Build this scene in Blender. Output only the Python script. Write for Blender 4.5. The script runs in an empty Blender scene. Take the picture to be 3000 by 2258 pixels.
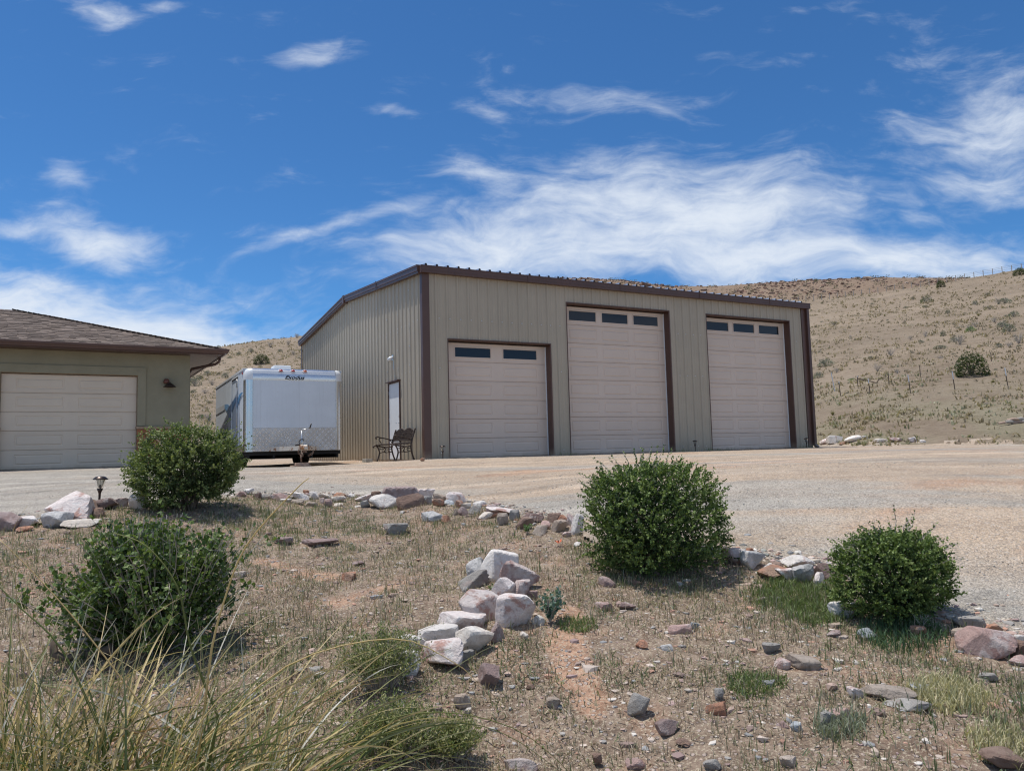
import bpy, math, random
import numpy as np
from mathutils import Vector, Matrix
random.seed(7)
rng = np.random.default_rng(11)
sc = bpy.context.scene
PI = math.pi

# ------------------------------------------------------------------ camera
F, YAW, PITCH, ROLL = 2195.3, 0.4926, 0.0876, -0.0264        # focal length in pixels of a 3000 px wide frame
CAM = np.array([-6.9895, -17.6998, 0.1437])
fwd = np.array([math.sin(YAW)*math.cos(PITCH), math.cos(YAW)*math.cos(PITCH), math.sin(PITCH)])
_r = np.array([math.cos(YAW), -math.sin(YAW), 0.0]); _u = np.cross(_r, fwd)
RT = math.cos(ROLL)*_r + math.sin(ROLL)*_u
UP = -math.sin(ROLL)*_r + math.cos(ROLL)*_u
cd = bpy.data.cameras.new('camera'); cam = bpy.data.objects.new('camera', cd); sc.collection.objects.link(cam)
cd.sensor_fit = 'HORIZONTAL'; cd.sensor_width = 36; cd.lens = 36*F/3000
cd.clip_start = .05; cd.clip_end = 6000
cam.matrix_world = Matrix(((RT[0], UP[0], -fwd[0], CAM[0]), (RT[1], UP[1], -fwd[1], CAM[1]), (RT[2], UP[2], -fwd[2], CAM[2]), (0, 0, 0, 1)))
cd.dof.use_dof = True; cd.dof.focus_distance = 11; cd.dof.aperture_fstop = 11
sc.camera = cam
sc.cycles.filter_width = 1.15

# ------------------------------------------------------------------ sun, sky, exposure
SUN_EL, SUN_AZ = math.radians(74), math.radians(-45)          # azimuth from +Y towards +X; sun behind and left of the workshop
to_sun = Vector((math.sin(SUN_AZ)*math.cos(SUN_EL), math.cos(SUN_AZ)*math.cos(SUN_EL), math.sin(SUN_EL)))
sl = bpy.data.lights.new('sun', 'SUN'); sl.energy = 4.3; sl.angle = math.radians(.53); sl.color = (1, .955, .89)
so = bpy.data.objects.new('sun', sl); sc.collection.objects.link(so); so.rotation_euler = to_sun.to_track_quat('Z', 'Y').to_euler()
so.location = (0, 0, 60)
SKY_STRENGTH = .13
W = bpy.data.worlds.new('World'); sc.world = W; W.use_nodes = True
sc.view_settings.view_transform = 'Standard'; sc.view_settings.look = 'None'
sc.view_settings.exposure = 0.0; sc.view_settings.gamma = 1; sc.view_settings.use_curve_mapping = False


class NT:
    """small helper for writing node trees"""
    def __init__(s, t): s.t = t; s.n = t.nodes; s.l = t.links
    def new(s, typ, **k):
        n = s.n.new(typ)
        for a, b in k.items(): setattr(n, a, b)
        return n
    def put(s, sock, v):
        if v is None: return
        if isinstance(v, bpy.types.NodeSocket): s.l.new(v, sock)
        else: sock.default_value = v
    def m(s, op, a, b=None, c=None, clamp=False):
        n = s.new('ShaderNodeMath', operation=op); n.use_clamp = clamp
        for i, v in enumerate((a, b, c)): s.put(n.inputs[i], v) if v is not None else None
        return n.outputs[0]
    def vm(s, op, a, b=None):
        n = s.new('ShaderNodeVectorMath', operation=op); s.put(n.inputs[0], a)
        if b is not None: s.put(n.inputs[1], b)
        return n.outputs['Value'] if op in ('DOT_PRODUCT', 'LENGTH') else n.outputs[0]
    def noise(s, vec, scale, detail=4, rough=.55, dist=0.0, out='Fac'):
        n = s.new('ShaderNodeTexNoise'); s.put(n.inputs['Vector'], vec)
        n.inputs['Scale'].default_value = scale; n.inputs['Detail'].default_value = detail
        n.inputs['Roughness'].default_value = rough; n.inputs['Distortion'].default_value = dist
        return n.outputs[out]
    def vor(s, vec, scale, out='Distance', feature='F1', rnd=1.0):
        n = s.new('ShaderNodeTexVoronoi', feature=feature); s.put(n.inputs['Vector'], vec)
        n.inputs['Scale'].default_value = scale; n.inputs['Randomness'].default_value = rnd
        return n.outputs[out]
    def ss(s, v, a, b, lo=0.0, hi=1.0):
        n = s.new('ShaderNodeMapRange', interpolation_type='SMOOTHSTEP'); s.put(n.inputs[0], v)
        s.put(n.inputs[1], a); s.put(n.inputs[2], b); n.inputs[3].default_value = lo; n.inputs[4].default_value = hi
        return n.outputs[0]
    def mix(s, f, a, b, mode='MIX'):
        n = s.new('ShaderNodeMix', data_type='RGBA', blend_type=mode); n.clamp_factor = True
        s.put(n.inputs[0], f); s.put(n.inputs[6], col4(a)); s.put(n.inputs[7], col4(b))
        return n.outputs[2]
    def mapping(s, vec, scale=(1, 1, 1), rot=(0, 0, 0)):
        n = s.new('ShaderNodeMapping'); s.put(n.inputs[0], vec)
        n.inputs['Rotation'].default_value = rot; n.inputs['Scale'].default_value = scale
        return n.outputs[0]


def col4(c):
    return c if isinstance(c, bpy.types.NodeSocket) else (c[0], c[1], c[2], 1.0)


def px_ray(x, y):
    d = fwd*F + RT*(x-1500) - UP*(y-1129)
    return d/np.linalg.norm(d)


# sky: Nishita air plus cirrus that stands at fixed compass directions and goes on all round
w = NT(W.node_tree); w.n.clear()
sky = w.new('ShaderNodeTexSky', sky_type='NISHITA'); sky.sun_disc = False
sky.sun_elevation = SUN_EL; sky.sun_rotation = SUN_AZ
sky.altitude = 1600; sky.air_density = 1.0; sky.dust_density = .35; sky.ozone_density = 3.2
geo = w.new('ShaderNodeTexCoord').outputs['Generated']
dirn = w.vm('NORMALIZE', geo)
H_ = (math.sin(YAW), math.cos(YAW), 0.0); R_ = (math.cos(YAW), -math.sin(YAW), 0.0)
front = w.vm('DOT_PRODUCT', dirn, H_)
fr = w.m('MAXIMUM', front, .05)
A = w.m('DIVIDE', w.vm('DOT_PRODUCT', dirn, R_), fr)
sepz = w.new('ShaderNodeSeparateXYZ'); w.put(sepz.inputs[0], dirn)
B = w.m('DIVIDE', sepz.outputs[2], fr)


def ab(x, y):
    d = px_ray(x, y); f_ = d@np.array(H_)
    return (d@np.array(R_))/f_, d[2]/f_


cv = w.new('ShaderNodeCombineXYZ'); w.put(cv.inputs[0], A); w.put(cv.inputs[1], B)
AB = cv.outputs[0]
warp = w.vm('SUBTRACT', w.noise(AB, 3.0, 3, .5, out='Color'), (.5, .5, .5))
warps = w.new('ShaderNodeVectorMath', operation='SCALE'); w.put(warps.inputs[0], warp); warps.inputs['Scale'].default_value = .16
ABw = w.vm('ADD', AB, warps.outputs[0])
sw_ = w.new('ShaderNodeSeparateXYZ'); w.put(sw_.inputs[0], ABw)
Aw, Bw = sw_.outputs[0], sw_.outputs[1]
CL = [(60, 1000, 820, 190, 8, 1.6), (520, 960, 430, 90, 12, 1.3), (200, 860, 420, 60, 12, 1.1), (285, 705, 200, 70, 14, 1.1), (50, 670, 130, 26, 4, .7), (290, 30, 120, 46, 16, .8),
      (470, 15, 70, 25, 0, .6), (905, 155, 95, 38, -12, .72), (195, 520, 70, 32, 12, .75), (370, 500, 44, 15, 12, .55),
      (975, 702, 330, 24, -15, .85), (1420, 560, 190, 55, 14, .95), (2010, 640, 520, 150, 4, 1.4), (1600, 720, 480, 110, -3, 1.35),
      (2350, 760, 760, 90, 5, 1.4), (1350, 690, 200, 60, -8, .9), (2930, 380, 300, 165, -14, 1.0), (2880, 530, 230, 55, 6, 1.0),
      (2860, 170, 230, 90, 20, .42), (1700, 275, 280, 46, 10, .72), (1430, 325, 120, 40, 30, .5), (1120, 325, 80, 20, 6, .5),
      (2655, 645, 80, 34, 6, .75), (2700, 790, 560, 62, 0, .95), (577, 820, 100, 34, 10, .55), (767, 882, 60, 18, 5, .5),
      (1050, 800, 260, 30, -4, .4), (2350, 5, 120, 20, -4, .4)]
mask = None
for cx, cy, rx, ry, an, st in CL:
    a0, b0 = ab(cx, cy); t = math.radians(an)
    ca, sa = math.cos(t), math.sin(t)
    dx = w.m('SUBTRACT', Aw, a0); dy = w.m('SUBTRACT', Bw, b0)
    # image angle is measured clockwise-down, so the along-axis is (cos, -sin) in (A, B)
    al = w.m('ADD', w.m('MULTIPLY', dx, ca*F/rx), w.m('MULTIPLY', dy, -sa*F/rx))
    ac = w.m('ADD', w.m('MULTIPLY', dx, sa*F/ry), w.m('MULTIPLY', dy, ca*F/ry))
    g = w.m('MULTIPLY', w.m('EXPONENT', w.m('MULTIPLY', w.m('ADD', w.m('MULTIPLY', al, al), w.m('MULTIPLY', ac, ac)), -.8)), st)
    mask = g if mask is None else w.m('MAXIMUM', mask, g)
streak = w.noise(w.mapping(ABw, (1.4, 5.0, 1), (0, 0, .25)), 5.0, 9, .62, .35)
fine = w.noise(w.mapping(ABw, (2.0, 4.2, 1), (0, 0, -.5)), 11.0, 7, .6, .5)
tex = w.m('ADD', w.m('MULTIPLY', streak, .7), w.m('MULTIPLY', fine, .3))
dens = w.ss(w.m('ADD', mask, w.m('MULTIPLY', w.m('SUBTRACT', tex, .5), 2.7)), .12, 1.75)
inview = w.ss(front, .15, .45)
# elsewhere: streaks by direction, their cover raised to add neutral fill light
gen = w.ss(w.noise(w.mapping(dirn, (1.2, 1.2, 4.0)), 2.2, 7, .6, .4), .43, .68)
dens = w.m('ADD', w.m('MULTIPLY', dens, inview), w.m('MULTIPLY', gen, w.m('SUBTRACT', 1.0, inview)))
dens = w.m('MULTIPLY', dens, w.ss(sepz.outputs[2], -.02, .02))
dens = w.m('MULTIPLY', dens, .97)
skyc = w.mix(1.0, sky.outputs[0], (.37, .70, .95), 'MULTIPLY')
cloudc = (6.0, 6.5, 7.2)
out = w.new('ShaderNodeOutputWorld'); bg = w.new('ShaderNodeBackground'); bg.inputs[1].default_value = SKY_STRENGTH
w.put(bg.inputs[0], w.mix(dens, skyc, cloudc)); w.l.new(bg.outputs[0], out.inputs[0])

# ------------------------------------------------------------------ numeric helpers
def vnoise(x, y, seed=0):
    xi = np.floor(x).astype(np.int64); yi = np.floor(y).astype(np.int64); xf = x-xi; yf = y-yi
    def h(a, b):
        n = (a*374761393 + b*668265263 + seed*1442695041) & 0x7fffffff
        n = ((n ^ (n >> 13))*1274126177) & 0x7fffffff
        return ((n ^ (n >> 16)) & 0xffff)/65535.0
    u = xf*xf*(3-2*xf); v = yf*yf*(3-2*yf)
    return (h(xi, yi)*(1-u)+h(xi+1, yi)*u)*(1-v) + (h(xi, yi+1)*(1-u)+h(xi+1, yi+1)*u)*v


def fbm(x, y, o=4, seed=0):
    s = 0; a = .5; n = 0
    for k in range(o):
        s = s + a*vnoise(x*2**k+17.3*k, y*2**k-9.1*k, seed+k); n += a; a *= .5
    return s/n


def sstep(v, a, b):
    t = np.clip((v-a)/(b-a), 0, 1); return t*t*(3-2*t)


# ------------------------------------------------------------------ terrain as a function of x, y
CP = []
def cp(x, y, d):
    q = CAM + (fwd*F + RT*(x-1500) - UP*(y-1129))*d/F
    CP.append(tuple(q))
for a in [(1500, 2258, 3.5), (600, 2258, 3.3), (0, 2258, 3.2), (2900, 2258, 3.25), (2200, 2258, 3.35), (1250, 1960, 4.3), (1450, 1740, 5.5), (1600, 1530, 7.9),
          (1300, 1475, 9.6), (950, 1450, 10.7), (290, 1480, 8.8), (450, 1492, 8.6), (0, 1535, 7.9), (-400, 1620, 7.2), (1890, 1670, 6.3), (2350, 1680, 6.1),
          (2640, 1815, 5.0), (2900, 1880, 4.55), (430, 1880, 4.8), (900, 1700, 6.3), (2200, 1900, 4.55), (3400, 2050, 4.0), (3000, 1600, 6.1), (3000, 1450, 7.8),
          (3000, 1350, 11.5), (2200, 1450, 8.2), (2200, 1600, 6.5), (2200, 1350, 13.5), (1500, 1450, 9.8), (1500, 1385, 13), (900, 1400, 12.5), (300, 1400, 12.8),
          (1150, 1600, 7.6)]:
    cp(*a)
CP += [(x, -.2, 0.0) for x in (0, 4, 8, 11, 14.2)] + [(-1.5, -1.5, -.03), (7, 7, 0), (14, 12, 0), (0, 13, 0), (0, 6, -.0), (-3, .3, -.09), (-2.2, 4.5, -.15), (-2.9, 8, -.12),
       (-6.4, 4.6, 0.0), (-9.4, 4.4, 0.0), (-5, 4.6, -.03), (-9, 12, 0.05), (20, 0, 0.0), (16, 10, .1), (26, -2, .0), (30, -25, -.7), (10, -30, -2.3), (-10, -30, -2.4),
       (-25, -20, -1.9), (-25, 0, -.5), (-20, 12, -.2), (0, 22, .2), (14, 22, .3), (28, 12, .3), (-6.99, -17.7, -1.5), (-8, -19, -1.6)]
CP = np.array(CP)
def _tps(r2): return np.where(r2 > 1e-12, r2*np.log(np.maximum(r2, 1e-12)), 0)
_n = len(CP)
K = _tps(((CP[:, None, :2]-CP[None, :, :2])**2).sum(-1)) + np.eye(_n)*.6
Pm = np.c_[np.ones(_n), CP[:, :2]]
_sol = np.linalg.solve(np.block([[K, Pm], [Pm.T, np.zeros((3, 3))]]), np.r_[CP[:, 2], np.zeros(3)])
def tps(x, y):
    sh = x.shape; x = x.ravel(); y = y.ravel(); o = np.empty(len(x))
    for i in range(0, len(x), 40000):
        xx = x[i:i+40000]; yy = y[i:i+40000]
        o[i:i+40000] = _tps((xx[:, None]-CP[None, :, 0])**2+(yy[:, None]-CP[None, :, 1])**2)@_sol[:_n] + _sol[_n]+_sol[_n+1]*xx+_sol[_n+2]*yy
    return o.reshape(sh)
def azel(x, y):
    d = px_ray(x, y); return math.degrees(math.atan2(d[0], d[1])), d[2]/math.hypot(d[0], d[1])
def azs(pts): return np.array([azel(*p) for p in pts])
E1 = azs([(-600, 1190), (0, 1120), (615, 1019), (768, 996), (904, 980), (1300, 955), (1800, 925), (2300, 888), (2573, 856), (2769, 827), (3000, 785), (3600, 720)])
E2 = azs([(-600, 1240), (900, 1030), (1200, 890), (1503, 808), (1600, 818), (1696, 815), (1830, 822), (1965, 840), (2119, 838), (2253, 828), (2450, 817), (2612, 813), (2807, 815), (3000, 822), (3600, 860)])
def e1f(az): return np.interp(az, np.r_[-60, E1[:, 0], 110], np.r_[-.02, E1[:, 1], -.01])
def e2f(az): return np.interp(az, np.r_[-60, E2[:, 0], 110], np.r_[-.02, E2[:, 1], -.01])
def r0f(az): return np.interp(az, [-60, 35, 45, 54, 62, 110], [45, 45, 37, 29, 28, 28])
def r1f(az): return np.interp(az, [-60, 10, 40, 62, 110], [115, 125, 140, 150, 150])
def r2f(az): return np.interp(az, [-60, 0, 30, 62, 110], [200, 230, 270, 260, 250])
def hz_ground(x, y, detail=True):
    """ground height at world x, y (arrays)"""
    x = np.asarray(x, float); y = np.asarray(y, float)
    dx = x-CAM[0]; dy = y-CAM[1]; r = np.hypot(dx, dy); az = np.degrees(np.arctan2(dx, dy))
    r0 = r0f(az); k = np.minimum(1, r0/np.maximum(r, 1e-6))
    z0 = tps(CAM[0]+dx*k, CAM[1]+dy*k)
    r1 = r1f(az); r2 = r2f(az); z1 = CAM[2]+e1f(az)*r1; z2 = CAM[2]+e2f(az)*r2
    t = np.clip((r-r0)/(r1-r0), 0, 1); zh = z0+(z1-z0)*(.12*t*t+.88*t - .0*t)
    rm = r1*1.25; zm = z1*.93
    t2 = np.clip((r-r1)/(rm-r1), 0, 1); t3 = np.clip((r-rm)/(r2-rm), 0, 1); t4 = np.clip((r-r2)/600, 0, 1)
    zh = zh + (zm-z1)*t2 + (z2-zm)*(.5*t3+.5*sstep(t3, 0, 1)) - np.maximum(z2, 0)*.5*t4
    if detail:
        amp = sstep(r, r0, r0+25)
        zh = zh + amp*((fbm(x*.06, y*.06, 4, 3)-.5)*1.1*(1-sstep(r, r1*.8, r1)) + (fbm(x*.5, y*.5, 3, 5)-.5)*.25)
    return np.where(r <= r0, z0, zh)
def small_relief(x, y):
    return (fbm(x*1.7, y*1.7, 4, 21)-.5)*.08 + (fbm(x*8, y*8, 4, 22)-.5)*.045
# garden edge as distance from the camera by azimuth (follows the stone border)
_bpx = [(-900, 1800), (-300, 1600), (0, 1528), (150, 1522), (300, 1487), (500, 1477), (720, 1449), (950, 1453), (1120, 1462), (1300, 1472), (1420, 1482), (1520, 1505), (1650, 1530),
        (1760, 1590), (1950, 1640), (2150, 1632), (2350, 1660), (2450, 1690), (2600, 1770), (2800, 1835), (2900, 1858), (3000, 1885), (3300, 1990), (3900, 2300)]
def march(x, y, fn=None, far=340):
    """where the ray through photo point x, y meets the ground"""
    d = px_ray(x, y)
    ts = np.concatenate([np.linspace(1.5, 30, 600), np.geomspace(30.1, far, 900)])
    P = CAM[None]+d[None]*ts[:, None]
    g = P[:, 2]-hz_ground(P[:, 0], P[:, 1], ts[-1] > 28)
    i = np.where(g < 0)[0]
    if len(i) == 0: return None
    i = i[0]
    if i == 0: return P[0]
    f_ = g[i-1]/(g[i-1]-g[i]); return P[i-1]+(P[i]-P[i-1])*f_
def depth_of(q): return float((np.array(q)-CAM)@fwd)
BN = []
for p in _bpx:
    q = march(*p)
    BN.append((math.degrees(math.atan2(q[0]-CAM[0], q[1]-CAM[1])), math.hypot(q[0]-CAM[0], q[1]-CAM[1])))
BN = np.array(sorted(BN))
def edge_r(az): return np.interp(az, np.r_[-180, BN[:, 0], 180], np.r_[6., BN[:, 1], 6.])
def in_garden(x, y, m=0.0):
    dx = x-CAM[0]; dy = y-CAM[1]
    return np.hypot(dx, dy) < edge_r(np.degrees(np.arctan2(dx, dy)))+m + (fbm(x*2.5, y*2.5, 2, 9)-.5)*.5

# ------------------------------------------------------------------ object helpers
COL = sc.collection
def tag(o, label=None, cat=None, group=None, kind=None):
    if label: o['label'] = label
    if cat: o['category'] = cat
    if group: o['group'] = group
    if kind: o['kind'] = kind
    return o
def empty(name, loc=(0, 0, 0), rz=0, **k):
    o = bpy.data.objects.new(name, None); COL.objects.link(o); o.location = tuple(float(v) for v in loc); o.rotation_euler = (0, 0, rz)
    o.empty_display_size = .2
    return tag(o, **k)
def mobj(name, me, parent=None, loc=None, **k):
    o = bpy.data.objects.new(name, me); COL.objects.link(o)
    if parent: o.parent = parent
    if loc is not None: o.location = tuple(float(v) for v in loc)
    return tag(o, **k)
def setcol(me, col):
    a = me.color_attributes.new('Col', 'FLOAT_COLOR', 'POINT')
    c = np.ones((len(me.vertices), 4), np.float32); c[:, :3] = col; a.data.foreach_set('color', c.ravel())
def nmesh(name, V, Fc, mat, col=None, smooth=False):
    """fast mesh: V (n,3), Fc a list of (m,k) index arrays"""
    me = bpy.data.meshes.new(name); V = np.asarray(V, np.float32)
    if not isinstance(Fc, (list, tuple)): Fc = [Fc]
    Fc = [np.asarray(f, np.int32) for f in Fc if len(f)]
    nl = sum(f.size for f in Fc); nf = sum(len(f) for f in Fc)
    me.vertices.add(len(V)); me.vertices.foreach_set('co', V.ravel())
    me.loops.add(nl); me.loops.foreach_set('vertex_index', np.concatenate([f.ravel() for f in Fc]))
    tot = np.concatenate([np.full(len(f), f.shape[1], np.int32) for f in Fc]); st = np.r_[0, np.cumsum(tot)[:-1]].astype(np.int32)
    me.polygons.add(nf); me.polygons.foreach_set('loop_start', st); me.polygons.foreach_set('loop_total', tot)
    me.polygons.foreach_set('use_smooth', np.full(nf, smooth))
    me.update(calc_edges=True); me.materials.append(mat)
    if col is not None: setcol(me, col)
    return me
class MB:
    """collects simple solids into one mesh"""
    def __init__(s): s.v = []; s.f = []
    def poly(s, pts): b = len(s.v); s.v += [tuple(p) for p in pts]; s.f.append(tuple(range(b, b+len(pts))))
    def box(s, x0, x1, y0, y1, z0, z1):
        b = len(s.v); s.v += [(x, y, z) for z in (z0, z1) for y in (y0, y1) for x in (x0, x1)]
        s.f += [tuple(b+i for i in q) for q in ((0, 2, 3, 1), (4, 5, 7, 6), (0, 1, 5, 4), (2, 6, 7, 3), (0, 4, 6, 2), (1, 3, 7, 5))]; return s
    def prism(s, ring0, ring1, cap=True):
        b = len(s.v); n = len(ring0); s.v += [tuple(p) for p in ring0]+[tuple(p) for p in ring1]
        s.f += [(b+i, b+(i+1) % n, b+n+(i+1) % n, b+n+i) for i in range(n)]
        if cap: s.f += [tuple(b+i for i in reversed(range(n))), tuple(b+n+i for i in range(n))]
        return s
    def bar(s, p, q, w_, h_):
        p = Vector(p); q = Vector(q); d = (q-p).normalized(); u = d.cross(Vector((0, 0, 1)))
        if u.length < .01: u = Vector((1, 0, 0))
        u.normalize(); v = d.cross(u)
        r = [u*w_/2+v*h_/2, -u*w_/2+v*h_/2, -u*w_/2-v*h_/2, u*w_/2-v*h_/2]
        return s.prism([p+k for k in r], [q+k for k in r])
    def tube(s, pts, rad, n=6):
        pts = [Vector(p) for p in pts]; m = len(pts); rad = rad if hasattr(rad, '__len__') else [rad]*m
        u = None; rings = []
        for i, p in enumerate(pts):
            d = (pts[min(i+1, m-1)]-pts[max(i-1, 0)]).normalized()
            if u is None: u = d.orthogonal().normalized()
            u = (u-d*u.dot(d)).normalized(); v = d.cross(u)
            rings.append([p+(u*math.cos(2*PI*k/n)+v*math.sin(2*PI*k/n))*rad[i] for k in range(n)])
        b = len(s.v)
        for r in rings: s.v += [tuple(q) for q in r]
        for i in range(m-1):
            for k in range(n): s.f.append((b+i*n+k, b+i*n+(k+1) % n, b+(i+1)*n+(k+1) % n, b+(i+1)*n+k))
        s.f.append(tuple(b+k for k in reversed(range(n)))); s.f.append(tuple(b+(m-1)*n+k for k in range(n)))
        return s
    def lathe(s, prof, n=20, c=(0, 0, 0)):
        b = len(s.v); m = len(prof)
        for r, z in prof: s.v += [(c[0]+r*math.cos(2*PI*k/n), c[1]+r*math.sin(2*PI*k/n), c[2]+z) for k in range(n)]
        for i in range(m-1):
            for k in range(n): s.f.append((b+i*n+k, b+i*n+(k+1) % n, b+(i+1)*n+(k+1) % n, b+(i+1)*n+k))
        return s
    def mesh(s, name, mat, smooth=False, bev=0):
        me = bpy.data.meshes.new(name); me.from_pydata(s.v, [], s.f); me.materials.append(mat)
        if smooth: me.polygons.foreach_set('use_smooth', [True]*len(me.polygons))
        me.update(); return me
    def build(s, name, mat, parent=None, smooth=False, bev=0, **k):
        o = mobj(name, s.mesh(name, mat, smooth), parent, **k)
        if bev:
            md = o.modifiers.new('bevel', 'BEVEL'); md.width = bev; md.segments = 2; md.limit_method = 'ANGLE'; md.angle_limit = .6
        return o

# ------------------------------------------------------------------ materials
def mat(name, base=(.5, .5, .5), rough=.6, metal=0.0, build=None, spec=.5):
    m = bpy.data.materials.new(name); m.use_nodes = True; t = NT(m.node_tree)
    b = t.n['Principled BSDF']; b.inputs['Base Color'].default_value = (*base, 1); b.inputs['Roughness'].default_value = rough
    b.inputs['Metallic'].default_value = metal; b.inputs['Specular IOR Level'].default_value = spec
    if build: build(t, b, t.new('ShaderNodeTexCoord').outputs['Object'])
    return m
def bump(t, b, h, strength=.5, dist=.01):
    n = t.new('ShaderNodeBump'); n.inputs['Strength'].default_value = strength; n.inputs['Distance'].default_value = dist
    t.put(n.inputs['Height'], h); t.l.new(n.outputs[0], b.inputs['Normal'])
def vcol(t): return t.new('ShaderNodeVertexColor', layer_name='Col').outputs[0]
def painted(base, rough=.45, var=.08, dirt=(.35, .28, .2), dz=.25, spec=.4, streak=False):
    def f(t, b, oc):
        n = t.noise(oc, 1.3, 5, .6)
        c = t.mix(t.ss(n, .3, .75), tuple(v*(1-var) for v in base), tuple(min(1, v*(1+var*.5)) for v in base))
        if streak:
            s_ = t.noise(t.mapping(oc, (14, 14, .5)), 1.5, 4, .6); c = t.mix(t.ss(s_, .5, .8, 0, .28), c, tuple(v*.62 for v in base))
        rv = t.m('ADD', .965, t.m('MULTIPLY', t.new('ShaderNodeObjectInfo').outputs['Random'], .07)); cg = t.new('ShaderNodeCombineColor'); [t.put(cg.inputs[i], rv) for i in range(3)]; c = t.mix(1.0, c, cg.outputs[0], 'MULTIPLY')
        sp = t.new('ShaderNodeSeparateXYZ'); t.put(sp.inputs[0], t.new('ShaderNodeNewGeometry').outputs['Position'])
        lo = t.m('MULTIPLY', t.ss(sp.outputs[2], dz, 0.0), t.ss(t.noise(oc, 5, 4, .6), .3, .7, .15, .7))
        t.put(b.inputs['Base Color'], t.mix(lo, c, dirt))
        t.put(b.inputs['Roughness'], t.m('ADD', rough-.06, t.m('MULTIPLY', t.noise(oc, 9, 3), .12)))
        bump(t, b, t.noise(oc, 2.2, 2, .4), .12, .02)
    return f
def rocky(c1, c2, c3=None, lo=.45, hi=.6, s=6.0):
    def f(t, b, oc):
        oi = t.new('ShaderNodeObjectInfo'); off = t.vm('ADD', oc, t.mix(1.0, (0, 0, 0), (0, 0, 0)))
        cb = t.new('ShaderNodeCombineXYZ')
        for i in range(3): t.put(cb.inputs[i], t.m('MULTIPLY', oi.outputs['Random'], 31.0+i*7))
        v = t.vm('ADD', oc, cb.outputs[0])
        n = t.noise(v, s, 6, .62, .4); n2 = t.noise(v, s*4, 5, .6)
        c = t.mix(t.ss(n, lo, hi), c1, c2)
        if c3: c = t.mix(t.ss(t.noise(v, s*1.7, 4, .6, .8), .55, .68), c, c3)
        c = t.mix(t.ss(n2, .35, .75, 0, .45), c, tuple(v_*.55 for v_ in c1))
        hsv = t.new('ShaderNodeHueSaturation'); t.put(hsv.inputs['Color'], c)
        t.put(hsv.inputs['Value'], t.m('ADD', .85, t.m('MULTIPLY', oi.outputs['Random'], .3)))
        t.put(b.inputs['Base Color'], hsv.outputs[0])
        h = t.m('ADD', t.m('MULTIPLY', n, .8), t.m('MULTIPLY', t.noise(v, s*6, 8, .75), .8))
        bump(t, b, h, .9, .035)
    return f
M = {}
M['wall'] = mat('tan_metal_siding', rough=.5, build=painted((.415, .362, .28), .55, .05))
M['brown'] = mat('brown_metal_trim', rough=.4, build=painted((.10, .052, .040), .42, .12))
M['gdoor'] = mat('beige_garage_door', rough=.55, build=painted((.64, .53, .445), .6, .04, dz=.15))
M['hdoor'] = mat('cream_garage_door', rough=.55, build=painted((.66, .555, .44), .6, .04, dz=.15))
M['white'] = mat('white_paint', rough=.45, build=painted((.78, .8, .82), .4, .05, dz=.1))
M['whitebody'] = mat('weathered_white_trailer_skin', rough=.4, build=painted((.66, .72, .79), .55, .06, dz=.1, streak=True))
M['stucco'] = mat('sage_stucco', rough=.9, build=lambda t, b, oc: (t.put(b.inputs['Base Color'], t.mix(t.ss(t.noise(oc, 2, 5, .6), .3, .7), (.27, .242, .165), (.31, .278, .192))), bump(t, b, t.noise(oc, 90, 4, .7), .5, .006)))
M['roofmetal'] = mat('galvalume', (.62, .64, .66), .38, .85)
M['dark'] = mat('dark_underframe', (.012, .012, .013), .7)
M['tyre'] = mat('black_rubber', (.016, .016, .016), .85)
M['iron'] = mat('bronze_cast_iron', rough=.55, metal=.3, build=lambda t, b, oc: (t.put(b.inputs['Base Color'], t.mix(t.ss(t.noise(oc, 30, 4), .4, .65), (.035, .025, .02), (.09, .06, .045))),))
M['bronze'] = mat('bronze_lamp_metal', (.07, .05, .042), .35, .6)
M['steel'] = mat('polished_steel', (.6, .6, .6), .3, .9)
M['glass'] = mat('dark_window_glass', (.022, .024, .028), .06, spec=.38)
M['lens'] = mat('lamp_lens', (.55, .56, .52), .15)
M['lens'].node_tree.nodes['Principled BSDF'].inputs['Transmission Weight'].default_value = .85
M['amber'] = mat('amber_lens', (.55, .11, .02), .2)
M['amberred'] = mat('red_amber_lens', (.42, .04, .03), .2)
M['black'] = mat('black_print', (.02, .02, .025), .5)
M['blue'] = mat('blue_vinyl_graphic', rough=.45, build=painted((.10, .30, .56), .4, .05))
M['bluegrey'] = mat('shadowed_blue_vinyl_graphic', rough=.45, build=painted((.10, .19, .33), .4, .05))  # unused; the blue graphic with the house shadow put into its colour
M['greyv'] = mat('grey_vinyl_graphic', rough=.5, build=painted((.33, .33, .34), .45, .05))
M['palegrey'] = mat('pale_grey_vinyl_graphic', rough=.5, build=painted((.52, .55, .58), .45, .05))
def _polish(t, b, oc):
    b.inputs['Metallic'].default_value = 1; b.inputs['Base Color'].default_value = (.74, .73, .72, 1)
    t.put(b.inputs['Roughness'], t.m('ADD', .2, t.m('MULTIPLY', t.noise(oc, 3, 4), .16)))
    bump(t, b, t.noise(oc, 1.6, 2, .4), .25, .05)
M['bar'] = mat('tread_bar_aluminium', (.74, .74, .75), .3, .6)
M['alu'] = mat('polished_aluminium', build=_polish)
def _tread(t, b, oc):
    b.inputs['Metallic'].default_value = .45
    t.put(b.inputs['Base Color'], t.mix(t.ss(t.noise(oc, 3, 4), .4, .7), (.46, .43, .40), (.56, .54, .52))); b.inputs['Roughness'].default_value = .33
M['tread'] = mat('aluminium_tread_plate', build=_tread)
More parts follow.
